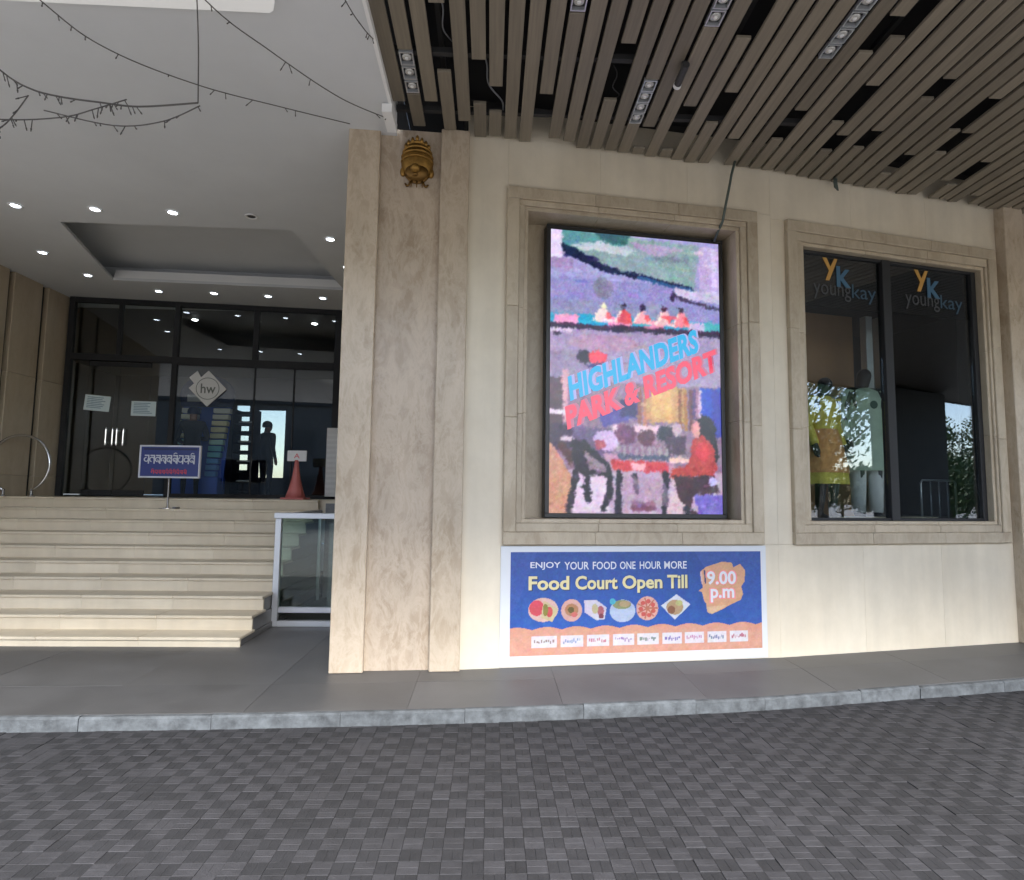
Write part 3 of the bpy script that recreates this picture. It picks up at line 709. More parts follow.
# back wall of the hall with two openings to the daylight beyond
ops = [(-8.15, -7.72, 2.4, 4.5), (-7.46, -6.58, 2.2, 4.36)]
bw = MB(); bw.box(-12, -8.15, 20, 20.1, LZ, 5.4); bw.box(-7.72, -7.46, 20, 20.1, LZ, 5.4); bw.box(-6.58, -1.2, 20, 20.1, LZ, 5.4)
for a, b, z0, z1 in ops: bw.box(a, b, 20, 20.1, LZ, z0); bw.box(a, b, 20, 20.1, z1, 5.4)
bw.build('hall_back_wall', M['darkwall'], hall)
for a, b, z0, z1 in ops: MB().box(a, b, 20.04, 20.06, z0, z1).build('frosted_pane', M['gl_hall'], hall)
MB().box(-14, 0, 22.0, 22.1, 0, 1.2).build('parapet', M['plaster'], hall)
# lit lamps added in the hall ceiling to brighten the stand and person
for (x, y, lab) in ((-6.35, 13.2, 'left added lit round lamp in the hall ceiling behind the upper panes'), (-5.05, 13.25, 'middle added lit round lamp in the hall ceiling behind the upper panes'), (-3.85, 13.3, 'right added lit round lamp in the hall ceiling behind the upper panes')):
    t = thing('added_hall_lamp', lab, 'ceiling light', (x, y, 5.4), 0, 'added lamps in the hall ceiling'); t.scale = (.48, .48, .6)
    MB().lathe([(.15, -.001), (.15, -.03), (.125, -.035)], 24).build('housing', M['plaster2'], t); MB().lathe([(.12, -.036), (.09, -.05), (.03, -.056)], 24).build('diffuser', M['fill_led'], t, True)
# white louvre panel right of the glazing
lv = thing('louvre_panel', 'narrow white louvred panel beside the marble pillar at the entrance', 'vent', (-2.93, 11.55, LZ))
MB().box(-.10, .16, 0, .05, .05, 1.32, .004).build('case', M['white'], lv)
for k in range(12): MB().box(-.085, .145, -.012, .004, .12+k*.095, .165+k*.095, .003).build('slat', M['plaster2'], lv)

# ================================================================ people
def human(name, label, loc, rz, height, mats, joints, group=None):
    """one skinned body; joints: dict of name -> (x, y, z) in units of height, chain radii below"""
    J = joints
    chain = [('pelvis','waist'),('waist','chest'),('chest','neck'),('neck','head'),('head','crown'),('head','nose'),
      ('chest','shl'),('shl','ell'),('ell','wrl'),('wrl','hal'),('chest','shr'),('shr','elr'),('elr','wrr'),('wrr','har'),
      ('pelvis','hil'),('hil','knl'),('knl','anl'),('anl','tol'),('pelvis','hir'),('hir','knr'),('knr','anr'),('anr','tor')]
    rad = dict(pelvis=.085, waist=.078, chest=.092, neck=.034, head=.056, crown=.045, nose=.012, shl=.045, shr=.045, ell=.030, elr=.030, wrl=.021, wrr=.021, hal=.022, har=.022,
      hil=.062, hir=.062, knl=.040, knr=.040, anl=.027, anr=.027, tol=.022, tor=.022)
    names = list(rad); vs = [Vector(J[n])*height for n in names]; rs = [rad[n]*height for n in names]
    es = [(names.index(a), names.index(b)) for a, b in chain]
    for s_ in 'lr':                      # five unequal fingers
        hb = names.index('ha'+s_); d = (Vector(J['ha'+s_])-Vector(J['wr'+s_])).normalized(); sd_ = Vector((1,0,0)) if s_ == 'l' else Vector((-1,0,0))
        fw = Vector((0,-1,0))
        for q, (ln, of) in enumerate(((.038,-.015),(.044,-.005),(.041,.005),(.033,.014))):
            vs.append((Vector(J['ha'+s_])+fw*of*-1+d*ln)*height); rs.append(.0055*height); es.append((hb, len(vs)-1))
        vs.append((Vector(J['ha'+s_])+fw*.022+d*.008)*height); rs.append(.0062*height); es.append((hb, len(vs)-1))
    me = bpy.data.meshes.new('body'); me.from_pydata([tuple(v) for v in vs], es, []); o = bpy.data.objects.new('body', me); COL.objects.link(o)
    o.modifiers.new('Skin', 'SKIN'); sub = o.modifiers.new('Sub', 'SUBSURF'); sub.levels = 2; sub.render_levels = 2
    for i, sv in enumerate(me.skin_vertices[0].data): sv.radius = (rs[i]*1.05, rs[i]*.85) ; sv.use_root = (i == 0)
    dg = bpy.context.evaluated_depsgraph_get(); m2 = bpy.data.meshes.new_from_object(o.evaluated_get(dg)); bpy.data.objects.remove(o)
    m2.materials.clear()
    for mm in mats: m2.materials.append(mm)
    zc = J['neck'][2]*height; zw = J['pelvis'][2]*height; zf = .04*height
    hands = [Vector(J['hal'])*height, Vector(J['har'])*height]
    for p in m2.polygons:
        c = p.center; p.use_smooth = True
        if c.z > zc-.005 or min((c-h).length for h in hands) < .055*height: p.material_index = 0
        elif c.z > zw-.04*height: p.material_index = 1
        else: p.material_index = 2
    t = thing(name, label, 'person' if name == 'person' else 'mannequin', loc, rz, group); m2.name = 'body'
    ob = link(m2, 'body', None, t); return t, ob
STAND = dict(pelvis=(0,0,.52), waist=(0,.005,.61), chest=(0,0,.74), neck=(0,0,.835), head=(0,-.01,.905), crown=(0,.005,.955), nose=(0,-.07,.90),
  shl=(.105,0,.80), ell=(.135,.02,.63), wrl=(.13,-.03,.50), hal=(.128,-.04,.455), shr=(-.105,0,.80), elr=(-.135,.02,.63), wrr=(-.13,-.03,.50), har=(-.128,-.04,.455),
  hil=(.055,0,.50), knl=(.06,-.012,.28), anl=(.062,.01,.045), tol=(.07,-.075,.018), hir=(-.055,0,.50), knr=(-.06,-.012,.28), anr=(-.062,.01,.045), tor=(-.07,-.075,.018))
FLEX = dict(STAND, elr=(-.15,-.05,.64), wrr=(-.06,-.14,.66), har=(-.02,-.17,.68), ell=(.145,.0,.64), wrl=(.10,-.11,.60), hal=(.07,-.15,.61))
def hair_cap(t, h, mat, name='hair', brim=False):
    m = MB(); c = (0, .006*h, .935*h); prof = []
    for k in range(7):
        a = k/6*math.pi/2; prof.append((.062*h*math.cos(a)+.001, .055*h*math.sin(a)))
    m.lathe([(.063*h, -.03*h)]+prof, 16, c)
    if brim: m.box(-.045*h, .045*h, -.115*h, -.04*h, .925*h, .932*h, .002)
    m.build(name, mat, t, True)
FL = LZ-.01
p1, _ = human('person', 'person in black jacket and dark cap standing behind the blue sign, facing inside', (-5.68, 11.98, FL), R(205), 1.76, [M['skin'], M['jacket'], M['trouser']], FLEX)
hair_cap(p1, 1.76, M['navy'], 'cap', True)
p2, _ = human('person', 'dark silhouetted person against the bright far doorway inside', (-4.99, 14.0, FL), R(150), 1.74, [M['skin'], M['jacket'], M['trouser']], STAND)
hair_cap(p2, 1.74, M['hair'])

# blue promotional display with tiers of goods
ds = thing('promo_display', 'blue promotional stand with dark arched header and tiers of goods', 'display stand', (-5.74, 12.45, FL)); ds.scale = (.96, .96, .96)
m = MB(); pts = [(-.42, 1.88), (.62, 1.88)]+[(.10+.56*math.cos(a), 2.12+.42*math.sin(a)) for a in np.linspace(0, math.pi, 14)]
m.slab(pts, -.03, .03); m.build('header', M['navy'], ds)
MB().box(-.30, .12, -.035, -.031, 1.98, 2.12).build('header_strip', M['frame_w'], ds)
MB().slab([(-.52, 0), (.46, 0), (.58, 1.88), (-.40, 1.88)], .04, .07).build('back_board', M['blue'], ds)
MB().box(-.54, .46, -.18, .2, 0, .42, .01).build('base_box', M['blue'], ds)
tc_ = [(.10,.26,.60), (.08,.28,.66), (.16,.50,.66), (.42,.66,.62), (.70,.70,.46), (.78,.72,.46), (.82,.80,.68), (.85,.85,.82)]
for k in range(11):
    z = .44+k*.13; xs = -.46+.10*k/11
    for s_ in (0, 1):
        a = xs if s_ == 0 else .16+.12*k/11; b = a+.22+.012*k
        MB().box(a, b, -.10, .03, z, z+.10, .008).build('tray', plain('tray_tint', tc_[min(7, k*8//11)], .5), ds)
# dark shelf unit with light slots
sh = thing('dark_shelf', 'tall dark shelf unit with pale edged shelves inside the hall', 'shelf', (-5.3, 13.6, FL))
for s_ in (-.22, .2): MB().box(s_, s_+.03, -.2, .2, 0, 1.9, .003).build('upright', M['black'], sh)
for k in range(9):
    MB().box(-.189, .199, -.2, .2, .1+k*.21, .13+k*.21, .003).build('shelf', M['black'], sh)
    MB().box(-.10, .18, -.19, -.05, .131+k*.21, .17+k*.21, .006).build('folded_goods', M['plaster'] if k % 2 else M['trouser'], sh)
# ================================================================ sign stand on the stairs, cone, rails
ss = thing('sign_stand', 'blue sign with white frame on a metal post standing on the stairs', 'sign', (-4.89, 9.66, SW+R1+8*RZ))
MB().lathe([(.12, 0), (.12, .012), (.03, .02), (.02, .03)], 20).build('base', M['chrome'], ss)
MB().box(.10, .16, -.06, .06, 0, .03, .004).build('weight', M['granite'], ss)
MB().tube([(0, 0, .02), (0, 0, .48)], .016, 10).build('post', M['chrome'], ss)
zb = 1.925-(SW+R1+8*RZ); zt = zb+.50
MB().box(-.435, .435, -.012, .012, zb+.022, zt-.022).build('board', plain('sign_blue', (.022,.035,.17), .4), ss)
for (a, b, c_, d_) in ((-.46, .46, zt-.025, zt), (-.46, .46, zb, zb+.025), (-.46, -.435, zb+.0255, zt-.0255), (.435, .46, zb+.0255, zt-.0255)):
    MB().box(a, b, -.02, .02, c_, d_, .003).build('frame', M['frame_w'], ss)
def script_line(z, h, x0, x1, n, seed, mat, bar, th, label):
    """row of headline-hung letters, as on the sign"""
    r = random.Random(seed); m = MB(); y0, y1 = -.0155, -.0125
    step = (x1-x0)/n
    for k in range(n):
        a = x0+k*step; wd = step*.82
        if bar: m.box(a, a+wd, y0, y1, z+h-th, z+h)
        m.box(a+wd*.74, a+wd*.74+th, y0-.0004, y1, z, z+h-th*.5)
        c = (a+wd*.36, z+h*.48); rr = h*r.uniform(.17, .26); a0 = r.uniform(0, 2)
        pts = [(c[0]+rr*math.cos(t_), -.0145, c[1]+rr*math.sin(t_)) for t_ in np.linspace(a0, a0+r.uniform(3.6, 5.6), 9)]
        m.tube(pts, th*.5, 5)
        if r.random() < .6: m.tube([(c[0], -.0148, c[1]), (c[0]+rr*.8, -.0148, z+.1*h), (a+wd*.74, -.0148, z+h*.35)], th*.4, 5)
        if r.random() < .5: m.tube([(a+wd*q, -.0148, z+h*(1.02+.22*math.sin(math.pi*q))) for q in np.linspace(.1, .8, 6)], th*.4, 5)
    o = m.build('lettering', mat, ss); o['label'] = label
script_line(zb+.215, .135, -.38, .39, 9, 5, M['letter_w'], True, .018, 'white headline lettering')
script_line(zb+.06, .062, -.27, .27, 10, 9, plain('red_ink', (.55,.06,.09), .5), True, .011, 'red second line of lettering')
m = MB(); m.box(-.40, .40, -.0135, -.0125, zt-.075, zt-.045); m.build('top_strip', M['navy'], ss)

cn = thing('cone_stand', 'red flared cone stand with small white board in front of the glass', 'cone', (-3.25, 10.55, LZ))
MB().box(-.19, .19, -.19, .19, 0, .03, .006).build('base', M['red'], cn)
MB().lathe([(.165, .03), (.12, .16), (.075, .34), (.045, .52), (.03, .66)], 20).build('body', M['red'], cn, True)
MB().lathe([(.090, .275), (.066, .365)], 20, ).build('band', plain('pale_red', (.72,.42,.38), .5), cn, True)
bd = MB().box(-.16, .16, -.012, .012, .64, .82, .006).build('board', M['white'], cn)
lettering('A', M['letter_p'], cn, -.05, .05, .69, .77, -.0135, .02, label='small red mark on the board')

# glass railing right of the stairs
gr = thing('glass_railing', 'aluminium framed glass railing between the stairs and marble pillar', 'railing', (-2.06, 7.75, SW))
def gb(x0, x1, y0, y1, z0, z1, n, mat='alu', c=.006): return MB().box(x0, x1, y0, y1, z0, z1, c).build(n, M[mat], gr)
gb(-.545, -.47, -.035, .035, 0, 1.29, 'post'); gb(.60, .66, -.035, .035, 0, 1.29, 'post')
gb(-.56, .68, -.045, .045, 1.291, 1.36, 'top_rail'); gb(-.47, .60, -.025, .025, .16, .23, 'bottom_rail'); gb(-.47, .60, -.04, .04, 0, .07, 'base_rail')
gb(-.47, .60, -.006, .006, .231, 1.29, 'pane', 'gl_rail', 0)
gb(-.53, -.49, .036, 1.9, 1.296, 1.35, 'side_rail'); gb(-.512, -.508, .04, 1.85, .2, 1.29, 'pane', 'gl_rail', 0)
gb(-.535, -.485, 1.85, 1.9, 0, 1.295, 'post')
gb(-.10, .60, .8, .84, .1, 1.2, 'inner_panel', 'granite')

# stainless hoop rail at the left
hp = thing('hoop_rail', 'stainless steel hoop handrail at the left end of the landing', 'handrail', (-7.38, 10.0, LZ))
pts = [(.46*math.cos(a), 0, .50+.46*math.sin(a)) for a in np.linspace(R(-62), R(242), 36)]
MB().tube(pts, .021, 10).build('hoop', M['chrome'], hp, True)
for s_ in (-.216, .216): MB().lathe([(.045, 0), (.045, .012), (.022, .02), (.021, .11)], 14, (s_, 0, 0)).build('foot', M['chrome'], hp)

# ================================================================ ceiling downlights
DL = [(-5.93, 7.61, 1, 'lit downlight in the front row, nearest the left picture edge'), (-4.99, 7.65, 1, 'lit downlight second from left in the front row of the porch ceiling'),
 (-4.05, 7.68, 1, 'rightmost lit downlight of the front row before the tray'), (-3.09, 7.73, 0, 'unlit downlight at the right end of the front row'),
 (-2.26, 8.38, 1, 'lit downlight right of the ceiling tray, close to the marble pillar'), (-6.68, 9.15, 1, 'lit downlight left of the ceiling tray, nearer the street'),
 (-6.62, 10.10, 1, 'lit downlight left of the ceiling tray, nearer the glass'), (-5.87, 10.84, 1, 'leftmost lit downlight of the back row above the glass'),
 (-4.93, 10.88, 1, 'second lit downlight from left in the back row above the glass'), (-4.02, 10.98, 1, 'third lit downlight from left in the back row above the glass'),
 (-3.06, 11.02, 1, 'rightmost lit downlight of the back row above the glass'), (-2.27, 9.44, 1, 'small lit downlight half hidden by the marble pillar')]
for (x, y, on, lab) in DL:
    t = thing('downlight', lab, 'ceiling light', (x, y, PC), 0, 'downlights in the porch ceiling')
    m = MB(); n = 24; pr = [(.075, -.001), (.082, -.006), (.078, -.014), (.058, -.014), (.052, -.004)]
    vs = [(r_*math.cos(2*math.pi*k/n), r_*math.sin(2*math.pi*k/n), h_) for r_, h_ in pr for k in range(n)]
    m.add(vs, [(i*n+k, i*n+(k+1) % n, (i+1)*n+(k+1) % n, (i+1)*n+k) for i in range(4) for k in range(n)]); m.build('trim_ring', M['plaster2'], t, True)
    MB().lathe([(.053, -.003), (.045, -.010), (.02, -.014)], 20).build('lens', M['led'] if on else M['housing'], t, True)

# ================================================================ spot units in the canopy
def spot_unit(i, y0, y1, n, lab):
    x = X0+(i+.5)*P
    t = thing('spot_unit', lab, 'spotlight', (x, y0, CE), 0, 'spotlight units in the canopy slats')
    L_ = y1-y0; c = L_/n; hw = .056
    MB().box(-hw, hw, .005, L_-.005, .03, .14).build('housing', M['housing'], t)
    for k in range(n):
        yc = (k+.5)*c; h = min(c/2-.006, .075)
        for (a, b, p, q) in ((-hw, hw, yc-h, yc-h+.009), (-hw, hw, yc+h-.009, yc+h), (-hw, -hw+.009, yc-h+.0095, yc+h-.0095), (hw-.009, hw, yc-h+.0095, yc+h-.0095)):
            MB().box(a, b, p, q, -.004, .029).build('bezel', M['alu'], t)
        l = MB().lathe([(.042, .02), (.04, .010), (.030, .004)], 18, (0, yc, 0)).build('lamp', M['lampglass'], t, True)
        MB().lathe([(.018, .004), (.012, -.001)], 12, (0, yc, 0)).build('bulb', M['white'], l, True)
spot_unit(1, 4.71, 5.24, 3, 'triple spotlight unit at the left end of the slatted canopy')
spot_unit(10, 3.72, 4.24, 3, 'spotlight unit at the top picture edge above the screen')
spot_unit(15, 4.95, 5.57, 4, 'spotlight unit in the slats right above the screen')
spot_unit(17, 3.83, 4.33, 3, 'spotlight unit at the top edge between screen and shop window')
spot_unit(24, 3.62, 4.62, 6, 'long row of spotlights in the slats above the shop window')
cc = thing('security_camera', 'small bullet camera hanging below the slats above the screen', 'camera', (X0+16.9*P, 4.72, CE))
MB().box(-.02, .02, -.02, .02, -.035, .0, .004).build('bracket', M['housing'], cc)
MB().tube([(0, -.06, -.06), (.0, .16, -.075)], .03, 14).build('body', M['housing'], cc)
MB().tube([(0, .161, -.075), (0, .19, -.077)], .034, 14).build('front_ring', M['white'], cc)
MB().tube([(0, .19, -.077), (0, .195, -.0775)], .02, 12).build('lens', M['black'], cc)

# ================================================================ the big screen
scr = thing('display_screen', 'large lit portrait screen in a stone niche showing boats and diners', 'screen', (*B1[0], 0), B1[1])
sx0, sx1, sz0, sz1, sy = .575, 2.54, 1.512, 4.524, .16
MB().box(sx0, sx1, sy+.004, sy+.12, sz0, sz1, .006).build('cabinet', M['bezel'], scr)
bz = .045
for (a, b, c_, d_) in ((sx0, sx1, sz1-bz, sz1), (sx0, sx1, sz0, sz0+bz), (sx0, sx0+bz, sz0+bz+.0005, sz1-bz-.0005), (sx1-bz, sx1, sz0+bz+.0005, sz1-bz-.0005)):
    MB().box(a, b, sy-.012, sy+.0035, c_, d_, .003).build('bezel', M['bezel'], scr)
q = Paint(196, 300, (168, 160, 205))
q.rect(0, 0, 1, .26, (172, 168, 214)); q.rect(0, .17, 1, .30, (156, 152, 204)); q.rect(0, .25, .8, .31, (150, 152, 190))
q.rect(0, 0, .06, .13, (226, 214, 246)); q.rect(0, .10, .13, .135, (170, 150, 195))
q.poly([(.06, 0), (.88, .015), (.84, .185), (.5, .14), (.07, .08)], (150, 172, 178)); q.poly([(.06, 0), (.45, 0), (.42, .04), (.07, .06)], (108, 158, 164))
q.poly([(.25, .0), (.46, .0), (.44, .035), (.30, .03)], (74, 112, 122)); q.poly([(.28, .03), (.5, .05), (.44, .075), (.1, .055)], (196, 206, 214))
q.poly([(.45, .02), (.8, .03), (.6, .075)], (182, 168, 200)); q.ell(.68, .075, .09, .012, (126, 140, 152), .7)
q.poly([(.06, .045), (.13, .06), (.3, .115), (.5, .138), (.84, .175), (.835, .195), (.5, .158), (.28, .135), (.07, .085)], (38, 48, 84)); q.poly([(.5, .145), (.84, .18), (.83, .195), (.5, .158)], (66, 108, 152))
q.rect(.87, .02, 1, .2, (196, 178, 220)); q.rect(.95, .02, .98, .2, (216, 202, 240))
q.poly([(.72, .18), (1, .19), (1, .23), (.74, .215)], (206, 196, 226)); q.line([(.71, .205), (.78, .222), (.95, .245), (1, .25)], .018, (84, 74, 104)); q.line([(.71, .20), (.71, .225)], .02, (74, 64, 98))
q.ell(.3, .20, .06, .04, (126, 130, 132), .5)
q.rect(0, .30, 1, .34, (70, 168, 206)); 
for x0, x1, c_ in ((.02, .16, (238, 168, 208)), (.16, .27, (28, 168, 206)), (.33, .46, (240, 150, 190)), (.47, .55, (60, 160, 200)), (.56, .66, (232, 160, 186)), (.80, .90, (206, 190, 226)), (.90, 1, (90, 180, 190))): q.rect(x0, .305, x1, .332, c_)
for x, c1, c2 in ((.30, (244, 214, 220), (236, 236, 210)), (.42, (220, 90, 110), (70, 54, 74)), (.53, (250, 178, 190), (66, 50, 86)), (.66, (236, 190, 200), (74, 44, 66)), (.76, (250, 150, 160), (74, 60, 80))):
    q.poly([(x-.045, .325), (x-.02, .272), (x+.02, .272), (x+.055, .325)], c1); q.ell(x, .262, .017, .012, c2); q.ell(x+.03, .30, .016, .014, (236, 90, 100), .8); q.line([(x-.02, .28), (x-.05, .318)], .014, (250, 220, 220))
q.rect(0, .335, 1, .352, (74, 44, 82)); q.rect(0, .343, 1, .352, (52, 44, 74))
q.rect(0, .352, 1, .56, (170, 154, 186)); q.rect(0, .352, .12, .366, (214, 198, 226)); q.ell(.04, .375, .02, .008, (70, 60, 84))
q.ell(.30, .40, .2, .03, (196, 150, 176), .5); q.poly([(0, .44), (.2, .42), (.3, .50), (0, .56)], (142, 130, 160), .6)
q.ell(.19, .452, .04, .024, (44, 34, 58)); q.ell(.27, .453, .055, .022, (238, 84, 104)); q.line([(.22, .485), (.30, .475)], .02, (60, 50, 120))
q.rect(0, .54, 1, 1, (150, 126, 150)); q.rect(0, .53, .07, .72, (94, 70, 84)); q.rect(.07, .50, .10, .68, (214, 170, 184)); q.rect(0, .64, .1, .655, (226, 214, 226))
q.poly([(.55, .545), (.78, .545), (.78, .675), (.55, .675)], (206, 166, 116)); q.rect(.58, .56, .70, .66, (224, 184, 122))
for x, c_ in ((.50, (150, 100, 86)), (.53, (196, 140, 110)), (.74, (152, 104, 66)), (.77, (178, 128, 74)), (.80, (120, 82, 86)), (.84, (170, 130, 160)), (.82, (104, 84, 130))): q.rect(x, .55, x+.022, .70, c_)
q.rect(.875, .545, .97, .68, (46, 88, 196)); q.rect(.94, .545, 1, .72, (60, 66, 170)); q.rect(.86, .55, .875, .66, (214, 190, 220))
q.poly([(.27, .66), (.5, .58), (.5, .66), (.3, .70)], (92, 82, 158)); q.poly([(.4, .60), (.49, .60), (.49, .66), (.4, .66)], (60, 56, 112))
q.poly([(.35, .69), (.74, .685), (.74, .71), (.36, .715)], (232, 196, 214)); q.rect(.10, .70, .34, .8, (112, 96, 132)); q.rect(0, .69, .12, .78, (74, 60, 84)); q.rect(.06, .735, .13, .75, (214, 196, 214))
q.ell(.32, .745, .075, .035, (206, 182, 224)); q.ell(.28, .76, .03, .02, (176, 90, 110)); q.ell(.43, .72, .06, .035, (122, 72, 110)); q.ell(.55, .73, .05, .03, (104, 66, 84)); q.ell(.665, .715, .055, .03, (54, 56, 72)); q.rect(.66, .72, .78, .79, (88, 70, 94)); q.ell(.73, .70, .03, .025, (196, 176, 190))
q.poly([(.30, .79), (.70, .79), (.72, .855), (.34, .855)], (190, 150, 176)); 
for x in np.linspace(.38, .66, 9): q.rect(x, .765, x+.014, .80, (168, 162, 172)); q.ell(x+.02, .80, .02, .010, (88, 92, 122))
q.poly([(.35, .815), (.68, .815), (.68, .872), (.50, .862), (.36, .845)], (206, 74, 86)); q.rect(.46, .82, .54, .845, (240, 176, 190)); q.poly([(.56, .845), (.66, .85), (.62, .895), (.58, .89)], (240, 80, 96))
q.poly([(0, .85), (1, .85), (1, 1), (0, 1)], (190, 168, 194)); q.poly([(.14, .855), (.34, .875), (.33, .995), (.11, .995)], (222, 202, 226))
q.poly([(0, .75), (.06, .80), (.13, .88), (.10, 1), (0, 1)], (202, 152, 130)); q.poly([(.04, .76), (.12, .84), (.14, .80), (.08, .755)], (88, 56, 62))
q.poly([(.12, .74), (.20, .745), (.34, .83), (.36, .875), (.14, .858)], (44, 44, 60)); q.poly([(.19, .78), (.32, .835), (.31, .855), (.22, .845)], (150, 132, 150))
for pts in ([(.15, .855), (.11, .99)], [(.215, .865), (.205, .92), (.22, .95)], [(.335, .87), (.34, .93), (.30, .98)], [(.39, .86), (.385, 1)], [(.66, .86), (.655, 1)], [(.80, .90), (.78, 1)], [(.48, .87), (.49, .92)]): q.line(pts, .034, (44, 42, 60))
q.rect(.46, .955, .60, .985, (128, 76, 104)); q.poly([(.42, .87), (.64, .875), (.72, .97), (.42, .97)], (176, 152, 176), .55); q.poly([(.70, .87), (.78, .95), (.76, 1), (.66, 1)], (216, 190, 206))
q.poly([(.84, .66), (.90, .64), (.955, .67), (.975, .80), (.93, .86), (.90, .78), (.85, .72)], (44, 38, 48)); q.ell(.845, .695, .024, .03, (222, 160, 158))
q.poly([(.82, .735), (.88, .715), (.95, .76), (.965, .83), (.93, .875), (.84, .86), (.78, .87), (.68, .872), (.70, .84), (.80, .82)], (186, 72, 68)); q.ell(.88, .77, .04, .035, (226, 72, 84), .7); q.rect(.68, .80, .80, .815, (236, 196, 190))
q.poly([(.70, .865), (.95, .86), (.98, .92), (.82, .93), (.80, 1), (.86, 1), (.74, .95)], (76, 50, 66)); q.poly([(.82, .93), (1, .925), (1, 1), (.86, 1)], (124, 110, 196)); q.ell(.94, .88, .022, .016, (196, 190, 236))
# break the edges up like a camera picture on a coarse screen, and deepen the contrast
wy = Paint(q.w, q.h, (0, 0, 0)).noise(.75, 4).a; yi = np.clip(np.arange(q.h)[:, None]+wy[..., 0], 0, q.h-1).astype(int); xi = np.clip(np.arange(q.w)[None]+wy[..., 1], 0, q.w-1).astype(int)
q.a = q.a[yi, xi]; rs_ = np.random.RandomState(4)
for _ in range(260):
    x, y = rs_.rand(), .54+.46*rs_.rand(); c_ = q.a[int(y*q.h*.999), int(x*q.w*.999)]+rs_.randn(3)*8+rs_.randn()*20
    q.ell(x, y, .005+.014*rs_.rand(), .003+.007*rs_.rand(), np.clip(c_, 20, 245), .6)
for _ in range(160):
    x, y = rs_.rand(), .54*rs_.rand(); c_ = q.a[int(y*q.h*.999), int(x*q.w*.999)]+rs_.randn(3)*6+rs_.randn()*9
    q.ell(x, y, .01+.04*rs_.rand(), .003+.006*rs_.rand(), np.clip(c_, 20, 245), .7)
q.a = (q.a-135)*1.15+127
q.noise(7, 6).blur(1).noise(5, 2)
pic('picture', q.a, picmat('screen_picture', SCR), scr, sx0+bz, sx1-bz, sy, sz0+bz, sz1-bz)
cy_m = plain('screen_cyan', (.01,.01,.01), .3, emit=tuple(lin((40, 178, 232))), es=SCR); rd_m = plain('screen_red', (.01,.01,.01), .3, emit=tuple(lin((244, 84, 112))), es=SCR)
ph = plain('screen_lilac', (.01,.01,.01), .3, emit=tuple(lin((176, 176, 232))), es=SCR)
W_, H_ = sx1-sx0-2*bz, sz1-sz0-2*bz
def su(x, y): return (sx0+bz+x*W_, sz1-bz-y*H_)
def stext(body, a, b, hgt, lean, mat, lab, sh):
    (ax, az), (bx, bz_) = su(*a), su(*b)
    lettering(body, sh, scr, 0, 0, 0, 0, sy-.0025, .07, ex=(bx-ax, bz_-az), ez=(lean, hgt*H_), org=(ax+.02, az+.012), name='lettering', space=1.02)
    lettering(body, mat, scr, 0, 0, 0, 0, sy-.005, .045, ex=(bx-ax, bz_-az), ez=(lean, hgt*H_), org=(ax, az), name='lettering', label=lab, space=1.02)
stext('HIGHLANDERS', (.115, .615), (.87, .415), .088, -.03, cy_m, 'cyan tilted lettering on the screen', ph)
stext('PARK & RESORT', (.10, .715), (.985, .48), .082, -.03, rd_m, 'coral red tilted lettering on the screen', plain('screen_dkred', (.01,.01,.01), .3, emit=tuple(lin((196, 120, 150))), es=SCR))

# ================================================================ food court banner
bn = thing('food_court_banner', 'blue and orange food court banner on the wall below the screen', 'banner', (*B1[0], 0), B1[1])
def bu(x): return .115+(x-5)/1007*2.755
def bzz(y): return 1.19-(y-43)*.00248
MB().box(bu(5), bu(1012), -.010, -.0015, bzz(470), bzz(20)).build('backing_board', plain('white_vinyl', (.60,.62,.64), .5, var=.03), bn)
q = Paint(420, 172, (34, 80, 160))
X_, Y_ = q.X, q.Y
q.a = q.a + ((np.sin(X_*5)*.5+.5)*14)[..., None]*np.array([.6, .6, 1]) + (Y_*22)[..., None]*np.array([.2, .8, 1.3])
q.poly([(.72, 0), (1, 0), (1, .75), (.90, .75)], (72, 106, 196), .45); q.poly([(0, 0), (.10, 0), (.03, .5), (0, .6)], (70, 100, 190), .5)
def nx(x): return (x-40)/950
def ny(y): return (y-43)/389
sc_ = .755 - .028*np.abs(np.sin((X_*9.0+.25)*math.pi)); q.put((Y_ > sc_).astype(float), (236, 172, 146)); q.put(((Y_ > sc_+.05) & (Y_ < .97)).astype(float), (236, 176, 152), .5)
q.ell(nx(158), ny(262), .056, .115, (240, 200, 190)); q.ell(nx(135), ny(255), .028, .075, (232, 84, 100)); q.poly([(nx(160), ny(225)), (nx(212), ny(262)), (nx(190), ny(308)), (nx(150), ny(290))], (226, 208, 160)); q.ell(nx(180), ny(270), .013, .05, (226, 90, 90)); q.ell(nx(166), ny(262), .010, .06, (150, 140, 60))
q.ell(nx(260), ny(266), .040, .108, (232, 184, 172)); q.ell(nx(260), ny(264), .026, .06, (196, 140, 100)); q.ell(nx(258), ny(264), .012, .03, (110, 90, 40)); q.ell(nx(270), ny(282), .012, .025, (226, 120, 110))
q.poly([(nx(305), ny(228)), (nx(350), ny(228)), (nx(388), ny(258)), (nx(380), ny(302)), (nx(350), ny(305)), (nx(308), ny(275))], (226, 220, 234)); q.ell(nx(366), ny(270), .013, .05, (190, 110, 120)); q.ell(nx(345), ny(262), .012, .05, (206, 196, 150)); q.ell(nx(368), ny(290), .010, .025, (130, 60, 80))
q.ell(nx(447), ny(272), .050, .11, (196, 212, 238)); q.ell(nx(445), ny(248), .036, .045, (150, 160, 110)); q.ell(nx(455), ny(246), .022, .03, (190, 170, 130)); q.ell(nx(410), ny(235), .012, .03, (80, 190, 210))
q.ell(nx(540), ny(264), .044, .118, (240, 186, 172)); 
